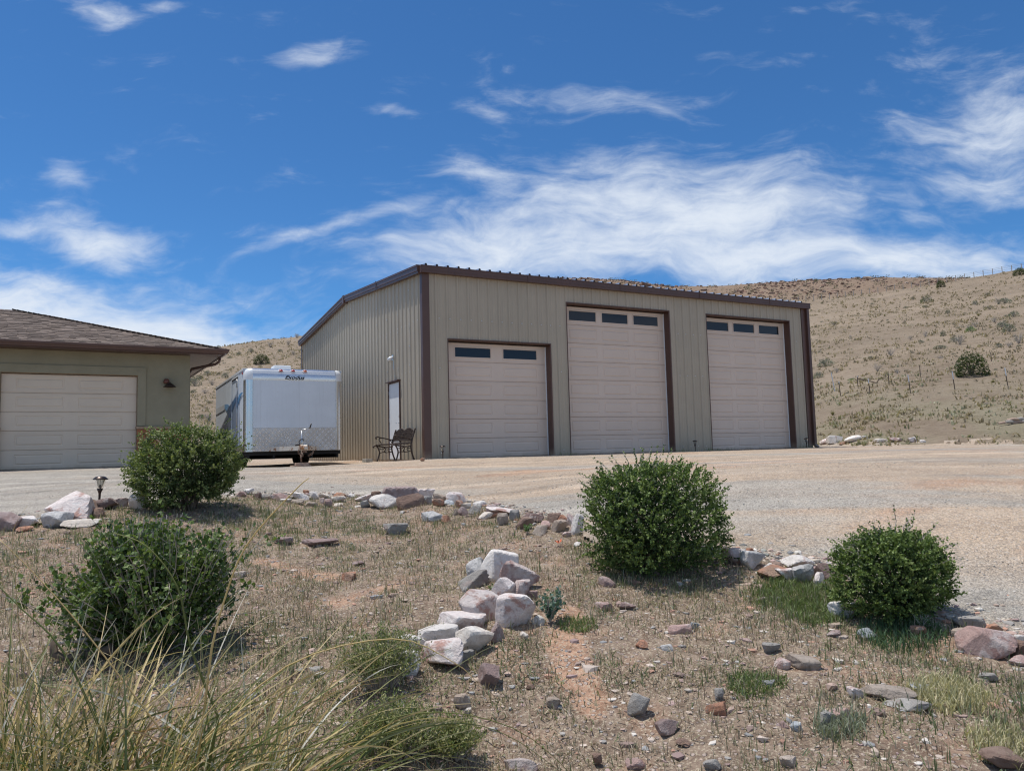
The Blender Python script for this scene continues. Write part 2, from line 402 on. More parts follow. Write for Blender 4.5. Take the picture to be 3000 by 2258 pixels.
def _rust(t, b, oc):
    n = t.noise(oc, 5.5, 6, .62, .5)
    t.put(b.inputs['Base Color'], t.mix(t.ss(n, .5, .62), (.62, .58, .52), (.28, .12, .045))); b.inputs['Roughness'].default_value = .6
    bump(t, b, n, .4, .01)
M['rustwhite'] = mat('chipped_white_paint_over_rust', build=_rust)
M['rust'] = mat('rusty_steel', rough=.8, build=lambda t, b, oc: (t.put(b.inputs['Base Color'], t.mix(t.ss(t.noise(oc, 14, 5), .4, .65), (.13, .06, .035), (.25, .2, .16))),))
M['rustpanel'] = mat('rust_red_stone_veneer', rough=.8, build=lambda t, b, oc: (t.put(b.inputs['Base Color'], t.mix(t.ss(t.noise(oc, 4, 6, .6, .6), .35, .65), (.24, .075, .035), (.36, .15, .07))), bump(t, b, t.noise(oc, 25, 5), .5, .01)))
M['ledge'] = mat('tan_cast_ledge', rough=.85, build=lambda t, b, oc: (t.put(b.inputs['Base Color'], t.mix(t.ss(t.noise(oc, 12, 5), .35, .65), (.30, .2, .13), (.42, .3, .2))), bump(t, b, t.noise(oc, 40, 4), .4, .004)))
M['woodblock'] = mat('weathered_timber_block', rough=.85, build=lambda t, b, oc: (t.put(b.inputs['Base Color'], t.mix(t.ss(t.noise(t.mapping(oc, (1, 9, 9)), 5, 5), .35, .65), (.34, .23, .17), (.5, .38, .3))), bump(t, b, t.noise(t.mapping(oc, (2, 30, 30)), 4, 5), .5, .004)))
M['concrete'] = mat('grey_concrete', rough=.9, build=lambda t, b, oc: (t.put(b.inputs['Base Color'], t.mix(t.ss(t.noise(oc, 14, 5), .35, .65), (.3, .29, .27), (.42, .41, .38))), bump(t, b, t.noise(oc, 60, 4), .4, .003)))
R_C = dict(white=((.82, .77, .72), (.64, .46, .39), None, .58, .68), whitepink=((.80, .71, .67), (.50, .30, .25), (.84, .8, .76), .52, .62), cream=((.72, .63, .54), (.78, .73, .66), None, .45, .6),
           pink=((.52, .36, .32), (.70, .61, .57), (.42, .26, .23), .46, .6), mauve=((.34, .245, .225), (.43, .34, .32), (.52, .45, .42), .45, .6), tan=((.45, .36, .29), (.53, .45, .38), None, .4, .6),
           salmon=((.50, .26, .17), (.46, .32, .24), (.6, .48, .4), .45, .6), grey=((.37, .345, .315), (.45, .43, .40), (.37, .31, .28), .42, .6), bluegrey=((.40, .43, .45), (.55, .57, .58), (.68, .67, .65), .45, .6),
           greywhite=((.64, .62, .6), (.38, .38, .37), (.72, .69, .65), .5, .6), brown=((.27, .18, .14), (.35, .25, .2), None, .42, .6), dark=((.19, .13, .115), (.28, .21, .19), (.5, .45, .42), .42, .6))
for k, (a, b_, c_, lo, hi) in R_C.items(): M['rock_'+k] = mat(k+'_rock', rough=.9, build=rocky(a, b_, c_, lo, hi), spec=.25)
def leafmat(name, tr=.3):
    m = bpy.data.materials.new(name); m.use_nodes = True; t = NT(m.node_tree); b = t.n['Principled BSDF']
    c = vcol(t); t.put(b.inputs['Base Color'], c); b.inputs['Roughness'].default_value = .5; b.inputs['Specular IOR Level'].default_value = .35
    tl = t.new('ShaderNodeBsdfTranslucent'); t.put(tl.inputs[0], t.mix(1.0, c, (1.2, 1.25, .7), 'MULTIPLY'))
    mx = t.new('ShaderNodeMixShader'); mx.inputs[0].default_value = tr
    t.l.new(b.outputs[0], mx.inputs[1]); t.l.new(tl.outputs[0], mx.inputs[2]); t.l.new(mx.outputs[0], t.n['Material Output'].inputs[0])
    return m
M['leaf'] = leafmat('green_leaves', .25); M['grass'] = leafmat('grass_blades', .3)
M['twig'] = mat('pale_grey_twig', rough=.85, build=lambda t, b, oc: t.put(b.inputs['Base Color'], t.mix(t.noise(oc, 20, 4), (.28, .24, .2), (.5, .46, .41))))
M['bark'] = mat('brown_bark', rough=.9, build=lambda t, b, oc: t.put(b.inputs['Base Color'], t.mix(t.noise(oc, 25, 4), (.08, .06, .045), (.2, .15, .11))))
M['vc'] = mat('mineral_by_piece', rough=.9, build=lambda t, b, oc: t.put(b.inputs['Base Color'], vcol(t)), spec=.2)
def _soil(t, b, oc):
    c = vcol(t); n = t.noise(oc, 9, 7, .72); n2 = t.vor(oc, 30, 'Color'); n3 = t.noise(oc, 60, 4, .7)
    pe = t.vor(oc, 30, 'Distance'); pc = t.new('ShaderNodeSeparateColor'); t.put(pc.inputs[0], n2)
    c = t.mix(t.ss(n, .4, .62, 0, .8), c, t.mix(1.0, c, (.5, .46, .44), 'MULTIPLY'))
    stone = t.m('MULTIPLY', t.ss(pc.outputs[0], .62, .66), t.ss(pe, .42, .3))
    c = t.mix(stone, c, t.mix(pc.outputs[1], (.25, .2, .18), (.56, .45, .38)))
    c = t.mix(t.ss(n3, .52, .62, 0, .75), c, (.54, .46, .34)); c = t.mix(t.ss(n3, .42, .34, 0, .7), c, (.15, .11, .085))
    t.put(b.inputs['Base Color'], c)
    bump(t, b, t.m('ADD', t.m('MULTIPLY', n, 1.2), t.m('ADD', t.m('MULTIPLY', stone, .5), t.m('MULTIPLY', n3, .35))), .9, .03)
M['soil'] = mat('dry_soil', rough=.95, build=_soil, spec=.15)
def _gravel(t, b, oc):
    c = vcol(t)
    v1 = t.vor(oc, 75, 'Color'); d1 = t.vor(oc, 75, 'Distance'); v2 = t.vor(oc, 150, 'Color'); d2 = t.vor(oc, 150)
    s1 = t.new('ShaderNodeSeparateColor'); t.put(s1.inputs[0], v1); s2 = t.new('ShaderNodeSeparateColor'); t.put(s2.inputs[0], v2)
    var = t.m('ADD', t.m('MULTIPLY', s1.outputs[0], .75), t.m('MULTIPLY', s2.outputs[0], .55))
    g = t.new('ShaderNodeCombineColor')
    for i in range(3): t.put(g.inputs[i], t.m('ADD', .56, t.m('MULTIPLY', var, .66)))
    c = t.mix(1.0, c, g.outputs[0], 'MULTIPLY')
    c = t.mix(t.ss(s1.outputs[1], .86, .93, 0, .5), c, (.62, .57, .51)); c = t.mix(t.ss(s1.outputs[2], .85, .92, 0, .6), c, (.17, .16, .15)); nn = t.noise(oc, 2.2, 8, .75); c = t.mix(t.ss(nn, .5, .66, 0, .5), c, t.mix(1.0, c, (.62, .62, .63), 'MULTIPLY')); c = t.mix(t.ss(nn, .46, .34, 0, .35), c, (.56, .47, .37))
    c = t.mix(t.ss(s2.outputs[1], .8, .9, 0, .5), c, (.16, .15, .14))
    t.put(b.inputs['Base Color'], c)
    h = t.m('ADD', t.m('MULTIPLY', t.m('SUBTRACT', .5, d1), 1.2), t.m('MULTIPLY', t.m('SUBTRACT', .5, d2), .6))
    bump(t, b, t.m('ADD', h, t.m('MULTIPLY', t.noise(oc, 3, 5), 1.5)), .7, .012)
M['gravel'] = mat('gravel', rough=.95, build=_gravel, spec=.2)
def _hill(t, b, oc):
    c = vcol(t); n = t.noise(oc, .9, 7, .7); n2 = t.noise(t.mapping(oc, (1, 1, .5)), 4.5, 5, .7)
    c = t.mix(t.ss(n, .38, .68, 0, .55), c, t.mix(1.0, c, (.68, .64, .6), 'MULTIPLY'))
    c = t.mix(t.ss(n2, .52, .68, 0, .5), c, (.38, .32, .225))
    c = t.mix(t.ss(n2, .45, .3, 0, .45), c, (.17, .13, .095))
    t.put(b.inputs['Base Color'], c); bump(t, b, t.m('ADD', n2, n), .9, .25)
M['hill'] = mat('dry_hill_grass_ground', rough=1, build=_hill, spec=.1)

# ------------------------------------------------------------------ ground, driveway, hills
def tracks(x, y):
    """packed, paler wheel tracks curving over the yard: two wheels to each"""
    t = 0; w_ = (fbm(x*.8, y*.8, 3, 77)-.5)*.35
    for c0, sl, cu in ((-8.6, -.20, .010), (-5.4, -.34, .006), (-3.2, .10, -.012), (-10.6, -.42, .0)):
        d = y-(c0+sl*x+cu*x*x)+w_
        for o in (-.8, .8): t = t+np.exp(-((d-o)/.17)**2)*sstep(fbm(x*.5, y*.5, 2, 78), .3, .55)-.45*np.exp(-((d-o-.3)/.12)**2)
    return np.clip(t, -1, 1)
def drive_col(x, y):
    dx = x-CAM[0]; dy = y-CAM[1]; r = np.hypot(dx, dy); az = np.degrees(np.arctan2(dx, dy)); e = r-edge_r(az)
    # coordinates along / across the driveway, tyre-track streaks
    rot = math.radians(-38); u = x*math.cos(rot)+y*math.sin(rot); v = -x*math.sin(rot)+y*math.cos(rot)
    s = fbm(u*.16+3, v*1.1, 5, 31); p = fbm(x*.45, y*.45, 4, 33); s2 = fbm(u*.3, v*3.2, 3, 37)
    g = .85*sstep(s, .5, .64) + .9*(s2-.47)
    g += sstep(e, 1.9, .5)*.75*sstep(s2+p*.5, .4, .8); g = g*np.where(x > 1, .75, 1)
    g += sstep(x, -1.5, -6)*sstep(y, -11, -6)*.9
    g += np.exp(-((x-10.5)/4.5)**2-((y+6.2)/.8)**2)*.8
    g = np.clip(g*.8, 0, .85)
    tan = np.stack([.47+0*x, .36+0*x, .26+0*x], -1); red = np.array([.47, .30, .195]); gry = np.array([.355, .335, .295])
    k = sstep(fbm(x*.35+9, y*.8, 4, 35), .55, .7)[..., None]
    c = tan*(1-k*.85)+red*k*.85; c = c*(1-g[..., None])+gry*g[..., None]
    near = sstep(e, .55, .05)[..., None]*.5; c = c*(1-near)+np.array([.36, .28, .2])*near
    return c*(.86+.3*p[..., None])*(.9+.25*s2[..., None])*(1+.30*tracks(x, y))[..., None]
def garden_col(x, y):
    p = fbm(x*.9, y*.9, 4, 41)[..., None]; q = fbm(x*3.1, y*3.1, 3, 42)[..., None]
    c = np.array([.25, .18, .135])*(1-p)+np.array([.33, .255, .19])*p
    k = sstep(q, .55, .7); c = c*(1-k*.6)+np.array([.39, .25, .175])*k*.6
    # the two bare orange trails
    for (a, b_, wd) in TRAILS:
        ax, ay = a[0], a[1]; bx, by = b_[0], b_[1]; L2 = (bx-ax)**2+(by-ay)**2
        t = np.clip(((x-ax)*(bx-ax)+(y-ay)*(by-ay))/L2, 0, 1); d = np.hypot(x-(ax+t*(bx-ax)), y-(ay+t*(by-ay)))
        m = (sstep(d+(q[..., 0]-.5)*.25, wd, wd*.4))[..., None]; c = c*(1-m)+np.array([.50, .31, .21])*m
    return c
TRAILS = [(march(1660, 1790), march(1680, 1990), .16), (march(1680, 1990), march(1740, 2060), .13), (march(1180, 1700), march(980, 1760), .16), (march(950, 1690), march(760, 1640), .12)]
def polar(rs, azd):
    A_, R2 = np.meshgrid(np.radians(azd), rs); return CAM[0]+R2*np.sin(A_), CAM[1]+R2*np.cos(A_)
def grid_faces(nr, na):
    i = np.arange(nr-1)[:, None]*na+np.arange(na-1)[None]; return np.stack([i, i+1, i+na+1, i+na], -1).reshape(-1, 4)
# ground sheet: garden, the earth below the driveway and the land all round as far as the horizon
rs = np.concatenate([[.02], np.geomspace(.4, 2.6, 14), np.geomspace(2.7, 46, 330)])
az = np.concatenate([np.arange(-180, -20, 4), np.arange(-20, 76, .28), np.arange(76, 181, 4)])
X, Y = polar(rs, az); Z = hz_ground(X, Y, False)
g_in = in_garden(X, Y)
Z = np.where(g_in, Z+small_relief(X, Y)*sstep(np.hypot(X-CAM[0], Y-CAM[1]), .2, 2.5), Z-.05)
_dx = X-CAM[0]; _dy = Y-CAM[1]; _az = np.degrees(np.arctan2(_dx, _dy)); under = np.hypot(_dx, _dy) > r0f(_az)-1
Z = np.where(under, Z-.5, Z)
mob = nmesh('ground', np.stack([X, Y, Z], -1).reshape(-1, 3), grid_faces(len(rs), len(az)), M['soil'], garden_col(X, Y).reshape(-1, 3), True)
mobj('ground', mob, kind='structure', label='dry reddish garden soil and earth below the driveway')
# driveway sheet
rs = np.concatenate([np.geomspace(3.4, 20, 330), np.linspace(20.1, 46, 60)]); az = np.arange(-34, 92, .25)
X, Y = polar(rs, az); Zd = hz_ground(X, Y, False)
ruts = (fbm((X*math.cos(-.66)+Y*math.sin(-.66))*.12, (-X*math.sin(-.66)+Y*math.cos(-.66))*1.6, 4, 51)-.5)*.05
Zd = Zd-.012*tracks(X, Y); Zd = Zd+ruts*sstep(np.hypot(X-CAM[0], Y-CAM[1]), 22, 10)+(fbm(X*14, Y*14, 2, 52)-.5)*.012
fc = grid_faces(len(rs), len(az)); cx_ = X.ravel()[fc].mean(1); cy_ = Y.ravel()[fc].mean(1)
dxc = cx_-CAM[0]; dyc = cy_-CAM[1]
keep = ~in_garden(cx_, cy_, -.12) & (np.hypot(dxc, dyc) < r0f(np.degrees(np.arctan2(dxc, dyc)))+.6+(fbm(cx_, cy_, 2, 8)-.5)*1.5)
keep &= ~((cx_ > .3) & (cx_ < 13.6) & (cy_ > .6) & (cy_ < 13.4))
fc = fc[keep]; used = np.unique(fc); rem = np.zeros(X.size, np.int64); rem[used] = np.arange(len(used))
mobj('driveway', nmesh('driveway', np.stack([X, Y, Zd], -1).reshape(-1, 3)[used], rem[fc], M['gravel'], drive_col(X, Y).reshape(-1, 3)[used], True),
     kind='structure', label='wide gravel driveway and yard of grey and tan stone')
# hills
def hill_col(x, y):
    r = np.hypot(x-CAM[0], y-CAM[1]); az_ = np.degrees(np.arctan2(x-CAM[0], y-CAM[1]))
    p = fbm(x*.05, y*.05, 4, 61)[..., None]; q = fbm(x*.3, y*.3, 4, 62)[..., None]
    c = np.array([.285, .225, .165])*(1-p)+np.array([.345, .275, .205])*p; c = c*(.78+.44*q)
    gr = (sstep(r, r0f(az_)+22, r0f(az_)+2)*.55)[..., None]*sstep(q, .35, .65); c = c*(1-gr)+np.array([.25, .245, .16])*gr
    rm = sstep(r, r2f(az_)*.82, r2f(az_)*.9)[..., None]*.6; c = c*(1-rm)+np.array([.24, .16, .115])*rm
    sd = (sstep(r, r1f(az_)*1.05, r1f(az_)*1.3)*sstep(r, r2f(az_)*.82, r2f(az_)*.7))[..., None]*.6; c = c*(1-sd)+np.array([.44, .33, .21])*sd
    return c
rk = np.linspace(0, 1, 200); az = np.concatenate([np.arange(-180, -20, 3), np.arange(-20, 74, .35), np.arange(74, 181, 3)])
AZ, RK = np.meshgrid(az, rk); R0 = r0f(AZ)
RR = R0*np.exp(RK*np.log(2400/R0)*1.0)
RR = np.where(RK < .75, R0+(330-R0)*(RK/.75)**1.5, 330*np.exp((RK-.75)/.25*np.log(2600/330)))
X = CAM[0]+RR*np.sin(np.radians(AZ)); Y = CAM[1]+RR*np.cos(np.radians(AZ)); Z = hz_ground(X, Y)
Z[0] -= .12
mobj('hillside', nmesh('hillside', np.stack([X, Y, Z], -1).reshape(-1, 3), grid_faces(len(rk), len(az)), M['hill'], hill_col(X, Y).reshape(-1, 3), True),
     kind='structure', label='dry grassy hills rising behind the buildings to a rocky rim')
# ------------------------------------------------------------------ metal workshop
FT = .3048
WX, WD, HE, SLP = 13.93, 13.72, 4.77, .0785
shop = empty('metal_workshop', (0, 0, 0), label='tan ribbed metal workshop with three beige roll up doors and brown trim', cat='workshop')
def prof(r0, side=1):
    """rib profile heights: list of (offset, height) in one foot, rib centre at 0"""
    return [(-.045, 0), (-.018, .032), (.018, .032), (.045, 0), (.105, 0), (.112, .005), (.125, .005), (.132, 0), (.18, 0), (.187, .005), (.2, .005), (.207, 0)]
def sheet(u0, u1, rib0, top, holes, place, nm='wall_panel', mt='wall', parent=None, z0=0.0, ph=1.0):
    pts = []
    k0 = int(math.floor((u0-rib0)/FT))-1
    for k in range(k0, k0+int((u1-u0)/FT)+4):
        for o_, h in prof(0): pts.append((rib0+k*FT+o_, h*ph))
    pts.sort(); us = [p[0] for p in pts]; hs = [p[1] for p in pts]
    brk = sorted({u0, u1} | {u for u in us if u0 < u < u1} | {e for h in holes for e in h[:2] if u0 < e < u1})
    mb = MB()
    for a, b in zip(brk[:-1], brk[1:]):
        if b-a < 1e-5: continue
        m = (a+b)/2; ha, hb = np.interp([a, b], us, hs)
        spans = [(z0, top)]
        for x0, x1, hz0, hz1 in holes:
            if x0 < m < x1: spans = [(hz1, top)] if hz0 <= z0 else [(z0, hz0), (hz1, top)]
        for s0, s1 in spans:
            f0 = s0 if not callable(s0) else 0
            t0 = (s1(a), s1(b)) if callable(s1) else (s1, s1)
            mb.poly([place(a, s0, ha), place(b, s0, hb), place(b, t0[1], hb), place(a, t0[0], ha)])
    return mb.build(nm, M[mt], parent)
doors = [(.649, 3.727, 3.07), (4.30, 7.997, 4.283), (9.50, 13.197, 4.28)]
holes = [(a, b, 0, h) for a, b, h in doors]
n = int(WX/(3*FT))+1
for i in range(n):
    a = .02+i*3*FT; b = min(.02+(i+1)*3*FT, WX-.02)
    if b > a: sheet(a, b, .3434, HE+.05, holes, lambda u, z, h: (u, -h, z), parent=shop)
gtop = lambda y: HE+SLP*min(y, WD-y)
md_ = (1.80, 2.757, 0, 2.163)
for i in range(15):
    a = .02+i*3*FT; b = min(.02+(i+1)*3*FT, WD-.02)
    br = [a, b] if not (a < WD/2 < b) else [a, WD/2, b]
    for p, q in zip(br[:-1], br[1:]): sheet(p, q, .33, gtop, [md_], lambda u, z, h: (-h, u, z), parent=shop)
for i in range(5):
    a = .02+i*2.74; b = min(a+2.74, WD-.02)
    br = [a, b] if not (a < WD/2 < b) else [a, WD/2, b]
    for p, q in zip(br[:-1], br[1:]): sheet(p, q, .33, gtop, [], lambda u, z, h: (WX+h, u, z), parent=shop)
for i in range(5):
    a = .02+i*2.79; sheet(a, min(a+2.79, WX-.02), .34, HE+.05, [], lambda u, z, h: (u, WD+h, z), parent=shop)
# roof sheets, each three feet wide, ribs run up the slope
rz = lambda y: 4.925+SLP*min(y, WD-y)
for side in (0, 1):
    for i in range(n):
        a = -.06+i*3*FT; b = min(a+3*FT, WX+.06)
        if b <= a: continue
        y0, y1 = (-.13, WD/2) if side == 0 else (WD/2, WD+.1)
        sheet(a, b, .3434, 1.0, [], lambda u, z, h: (u, y0+(y1-y0)*z, rz(y0+(y1-y0)*z)+h*2.4), 'roof_panel', 'roofmetal', shop)
        # rib end closures at the eave
MB().bar((-.08, WD/2, rz(WD/2)+.035), (WX+.08, WD/2, rz(WD/2)+.035), .35, .03).build('ridge_cap', M['roofmetal'], shop)
g = MB()   # box gutter, open on top
g.box(-.1, WX+.2, -.165, -.155, 4.745, 4.935); g.box(-.1, WX+.2, -.153, -.035, 4.745, 4.755); g.box(-.11, -.102, -.165, -.035, 4.745, 4.935); g.box(WX+.202, WX+.21, -.165, -.035, 4.745, 4.935)
g.box(-.1, WX+.2, -.172, -.166, 4.90, 4.93); g.box(-.1, WX+.2, -.17, -.166, 4.80, 4.81)
g.build('gutter', M['brown'], shop)
for x in (3.0, 6.1, 9.15, 12.2): MB().box(x, x+.02, -.176, -.172, 4.745, 4.937).build('gutter_joint', M['brown'], shop)
for sx, nm in ((-1, 0), (1, WX)):
    for (ya, yb) in ((-.03, WD/2), (WD/2, WD+.03)):
        za, zb = HE+SLP*min(ya, WD-ya), HE+SLP*min(yb, WD-yb)
        m_ = MB(); x0, x1 = sorted((nm+sx*.035, nm+sx*.15))
        def pr(x0, x1, lo, hi): m_.prism([(x0, ya, za+lo), (x1, ya, za+lo), (x1, ya, za+hi), (x0, ya, za+hi)], [(x0, yb, zb+lo), (x1, yb, zb+lo), (x1, yb, zb+hi), (x0, yb, zb+hi)])
        pr(x0, x1, -.03, .03); x0b, x1b = sorted((nm+sx*.035, nm+sx*.17)); pr(x0b, x1b, .031, .14); x0c, x1c = sorted((nm-sx*.02, nm+sx*.185)); pr(x0c, x1c, .141, .19)
        m_.build('rake_trim', M['brown'], shop)
    MB().box(*sorted((nm+sx*.03, nm+sx*.19)), WD/2-.09, WD/2+.09, HE+SLP*WD/2-.06, HE+SLP*WD/2+.2).build('peak_cap', M['brown'], shop)
# joint on the visible rake
MB().box(-.19, -.18, 3.3, 3.34, 4.98, 5.24).build('rake_joint', M['brown'], shop)
def corner(xa, xb, y_out, side):
    mb = MB(); mb.box(xa, xb, -.05, -.034, 0.0, 4.74); return mb
MB().box(-.05, .145, -.052, -.034, 0.0, 4.74).build('corner_trim', M['brown'], shop)
MB().box(-.052, -.034, -.033, .10, 0.0, 4.78).build('corner_trim', M['brown'], shop)
MB().box(WX-.14, WX+.05, -.052, -.034, 0.0, 4.74).build('corner_trim', M['brown'], shop)
MB().box(-.052, -.034, WD-.1, WD+.03, 0.0, 4.76).build('corner_trim', M['brown'], shop)
ds = MB(); ds.box(WX+.055, WX+.165, -.13, -.02, .12, 4.745); ds.prism([(WX+.055, -.13, .12), (WX+.165, -.13, .12), (WX+.165, -.02, .12), (WX+.055, -.02, .12)], [(WX+.055, -.24, .03), (WX+.165, -.24, .03), (WX+.165, -.14, .0), (WX+.055, -.14, .0)])
ds.build('downspout', M['brown'], shop)
MB().box(.02, WX-.02, -.045, -.004, -.12, -.002).build('base_trim', M['brown'], shop)
MB().box(-.04, -.004, .02, WD, -.2, -.002).build('base_trim', M['brown'], shop)
MB().box(.05, WX-.05, .45, .5, -.3, .0).build('slab_edge', M['concrete'], shop)
def section(W_, H_, ncol, mgn, gap, windows=False, mt='gdoor', off=.0):
    """one door section, front face at y=0 facing -y, origin at its lower left"""
    mb = MB(); pw = (W_-2*mgn-(ncol-1)*gap)/ncol; z0, z1 = (.10, H_-.10)
    xs = [0.004]; cells = []
    for c in range(ncol):
        a = mgn+c*(pw+gap); xs += [a, a+pw]; cells.append(len(xs)-2)
    xs.append(W_-.004); zs = [.012, z0, z1, H_-.012]
    for i in range(len(xs)-1):
        for j in range(3):
            x0_, x1_, a, b = xs[i], xs[i+1], zs[j], zs[j+1]
            if j == 1 and i in cells:
                rings = [(0, 0), (.018, .012), (.03, .012), (.055, -.002)] if not windows else [(0, 0), (0.0, -.012), (.022, -.012), (.028, .014)]
                R = [[(x0_+d, y, a+d), (x1_-d, y, a+d), (x1_-d, y, b-d), (x0_+d, y, b-d)] for d, y in rings]
                for r0_, r1_ in zip(R[:-1], R[1:]):
                    for k in range(4): mb.poly([r0_[k], r0_[(k+1) % 4], r1_[(k+1) % 4], r1_[k]])
                if not windows: mb.poly(R[-1])
            else: mb.poly([(x0_, 0, a), (x1_, 0, a), (x1_, 0, b), (x0_, 0, b)])
    X0, X1 = xs[0], xs[-1]
    for (za, zb) in ((0.0, zs[0]), (H_, zs[-1])):
        mb.poly([(X0, .012, za), (X1, .012, za), (X1, 0, zb), (X0, 0, zb)])
    # fine horizontal ribs near the joint
    for zc in (.035, H_-.035): mb.box(X0+.02, X1-.02, -.003, .001, zc-.006, zc+.006)
    mb.poly([(X0, .012, 0), (X0, .05, 0), (X1, .05, 0), (X1, .012, 0)]); mb.poly([(X0, .012, H_), (X1, .012, H_), (X1, .05, H_), (X0, .05, H_)])
    mb.poly([(X0, .05, 0), (X0, .05, H_), (X1, .05, H_), (X1, .05, 0)])
    panes = [(mgn+c*(pw+gap)+.024, mgn+c*(pw+gap)+pw-.024, z0+.024, z1-.024) for c in range(ncol)] if windows else []
    return mb, panes
def garage_door(parent, x0, x1, h, ns, ncol, mgn, gap, y, win, mt, z00=0.0):
    gd = empty('garage_door', (x0, y, z00)); gd.parent = parent
    W_ = x1-x0; H_ = (h-.02)/ns
    me = section(W_, H_-.004, ncol, mgn, gap)[0].mesh('door_section', M[mt])
    for k in range(ns):
        if win and k == ns-1:
            mb, pn = section(W_, H_-.004, ncol, mgn, gap, True)
            mobj('door_section', mb.mesh('window_section', M[mt]), gd, (0, 0, .01+k*H_))
            for a, b, c, d in pn: MB().box(a, b, .012, .02, c+.01+k*H_, d+.01+k*H_).build('window_pane', M['glass'], gd)
        else: mobj('door_section', me, gd, (0, 0, .01+k*H_))
    MB().box(.01, W_-.01, .0, .04, -.03, .008).build('bottom_seal', M['black'], gd)
    return gd
for i, (a, b, h) in enumerate(doors):
    ns, nc = (6, 2) if i == 0 else (8, 3)
    yb = .22
    garage_door(shop, a+.01, b-.01, h-.02, ns, nc, .27 if nc == 2 else .20, .34 if nc == 2 else .17, yb, True, 'gdoor')
    for x0_, x1_, z0_, z1_ in ((a-.016, a+.008, 0, h), (b-.008, b+.03, 0, h), (a-.016, b+.03, h+.001, h+.026)):   # flanges on the wall face
        MB().box(x0_, x1_, -.04, .0, z0_, z1_).build('door_frame', M['brown'], shop)
    MB().box(a-.004, a+.006, .001, yb+.05, 0, h).build('door_jamb', M['brown'], shop)
    MB().box(b-.006, b+.004, .001, yb+.05, 0, h).build('door_jamb', M['brown'], shop)
    MB().box(a+.007, b-.007, .001, yb+.05, h-.008, h).build('door_header', M['brown'], shop)
    MB().box(b-.03, b-.008, yb-.02, yb, 0.02, h-.04).build('door_stop', M['white'], shop)
# walk door in the gable wall
a, b, _, h = md_
wd = empty('walk_door', (0, a, 0)); wd.parent = shop
MB().box(-.008, .04, .03, b-a-.03, .02, h-.035).build('door_leaf', M['white'], wd)
for y0_, y1_, z0_, z1_ in ((0, .028, 0, h), (b-a-.028, b-a, 0, h), (.029, b-a-.029, h-.033, h)): MB().box(-.037, .13, y0_, y1_, z0_, z1_).build('frame', M['brown'], wd)
MB().box(-.10, -.001, -.03, b-a+.03, h+.001, h+.03).build('drip_cap', M['brown'], wd)
MB().box(-.06, .15, 0.03, b-a-.03, .0, .018).build('threshold', M['steel'], wd)
hd = MB(); hd.tube([(-.005, .10, 1.0), (-.06, .10, 1.0), (-.065, .22, 1.0)], .011, 8); hd.build('lever_handle', M['steel'], wd, smooth=True)
MB().box(-.022, -.009, .065, .115, 1.15, 1.2).build('lock', M['steel'], wd)
for z in (.25, 1.05, 1.82): MB().box(-.024, -.009, b-a-.06, b-a-.03, z, z+.11).build('hinge', M['steel'], wd)
MB().box(.35, .4, a-.1, b+.1, 0, h+.1).build('door_back', M['dark'], shop)
# wall lamp above the walk door with its conduit
sp = MB(); sp.box(-.06, -.034, 2.19, 2.31, 2.78, 2.92); sp.build('lamp_base', M['steel'], shop)
sp = MB(); sp.tube([(-.06, 2.25, 2.86), (-.12, 2.25, 2.83), (-.17, 2.24, 2.76)], [.035, .05, .07], 10); sp.build('lamp_head', M['white'], shop, smooth=True)
MB().tube([(-.045, 2.22, 2.78), (-.045, 2.22, 2.5)], .009, 6).build('conduit', M['steel'], shop)
# screws
sv = []; scr = MB()
def screw(p, ax):
    s_ = .011
    if ax == 'x': scr.box(p[0]-s_, p[0]+.002, p[1]-s_, p[1]+s_, p[2]-s_, p[2]+s_)
    else: scr.box(p[0]-s_, p[0]+s_, p[1]-s_, p[1]+.002, p[2]-s_, p[2]+s_)
for k in range(44):
    y = .33+k*FT+.07
    if y > WD-.1: break
    for z in (.15, 2.32, 3.61): 
        if not (a < y < b and z < h+.1): screw((-.006, y, z), 'x')
    if k % 3 == 2:
        z = .5
        while z < gtop(y)-.2:
            if not (a-.02 < y-.07 < b+.02 and z < h+.1): screw((-.034, y-.07, z), 'x')
            z += .5
for k in range(46):
    x = .3434+k*FT+.08
    if x > WX-.1: break
    for z in (.15, 2.32, 3.61):
        if not any(h0[0]-.06 < x < h0[1]+.06 and z < h0[3]+.06 for h0 in holes): screw((x, -.006, z), 'y')
o = scr.build('screws', M['steel'], shop); tag(o, kind='stuff')

# ------------------------------------------------------------------ house with garage
TH = .051; HP = (-6.377, 4.665)
house = empty('house', (HP[0], HP[1], 0), TH, label='sage green stucco house with brown hip roof and cream garage door', cat='house')
XC, WH, OH = 1.298, 3.03, .6
GW, GH = 3.05, 2.435
Ld, Dd = -13.0, 9.0
wl = MB(); wl.box(.001, XC, 0, .2, 0, WH); wl.box(Ld, -GW-.001, 0, .2, 0, WH); wl.box(-GW, 0, .0, .2, GH, WH); wl.build('front_wall', M['stucco'], house)
MB().box(XC-.2, XC, .201, Dd, 0, WH).build('side_wall', M['stucco'], house); MB().box(Ld, Ld+.2, .201, Dd, 0, WH).build('side_wall', M['stucco'], house); MB().box(Ld, XC, Dd+.001, Dd+.2, 0, WH).build('rear_wall', M['stucco'], house)
tr = MB(); tr.box(-GW-.2, .2, -.035, -.001, GH+.001, 2.642); tr.box(.001, .2, -.035, -.001, 1.08, GH); tr.box(-GW-.2, -GW-.001, -.035, -.001, 1.08, GH); tr.build('door_surround', M['stucco'], house)
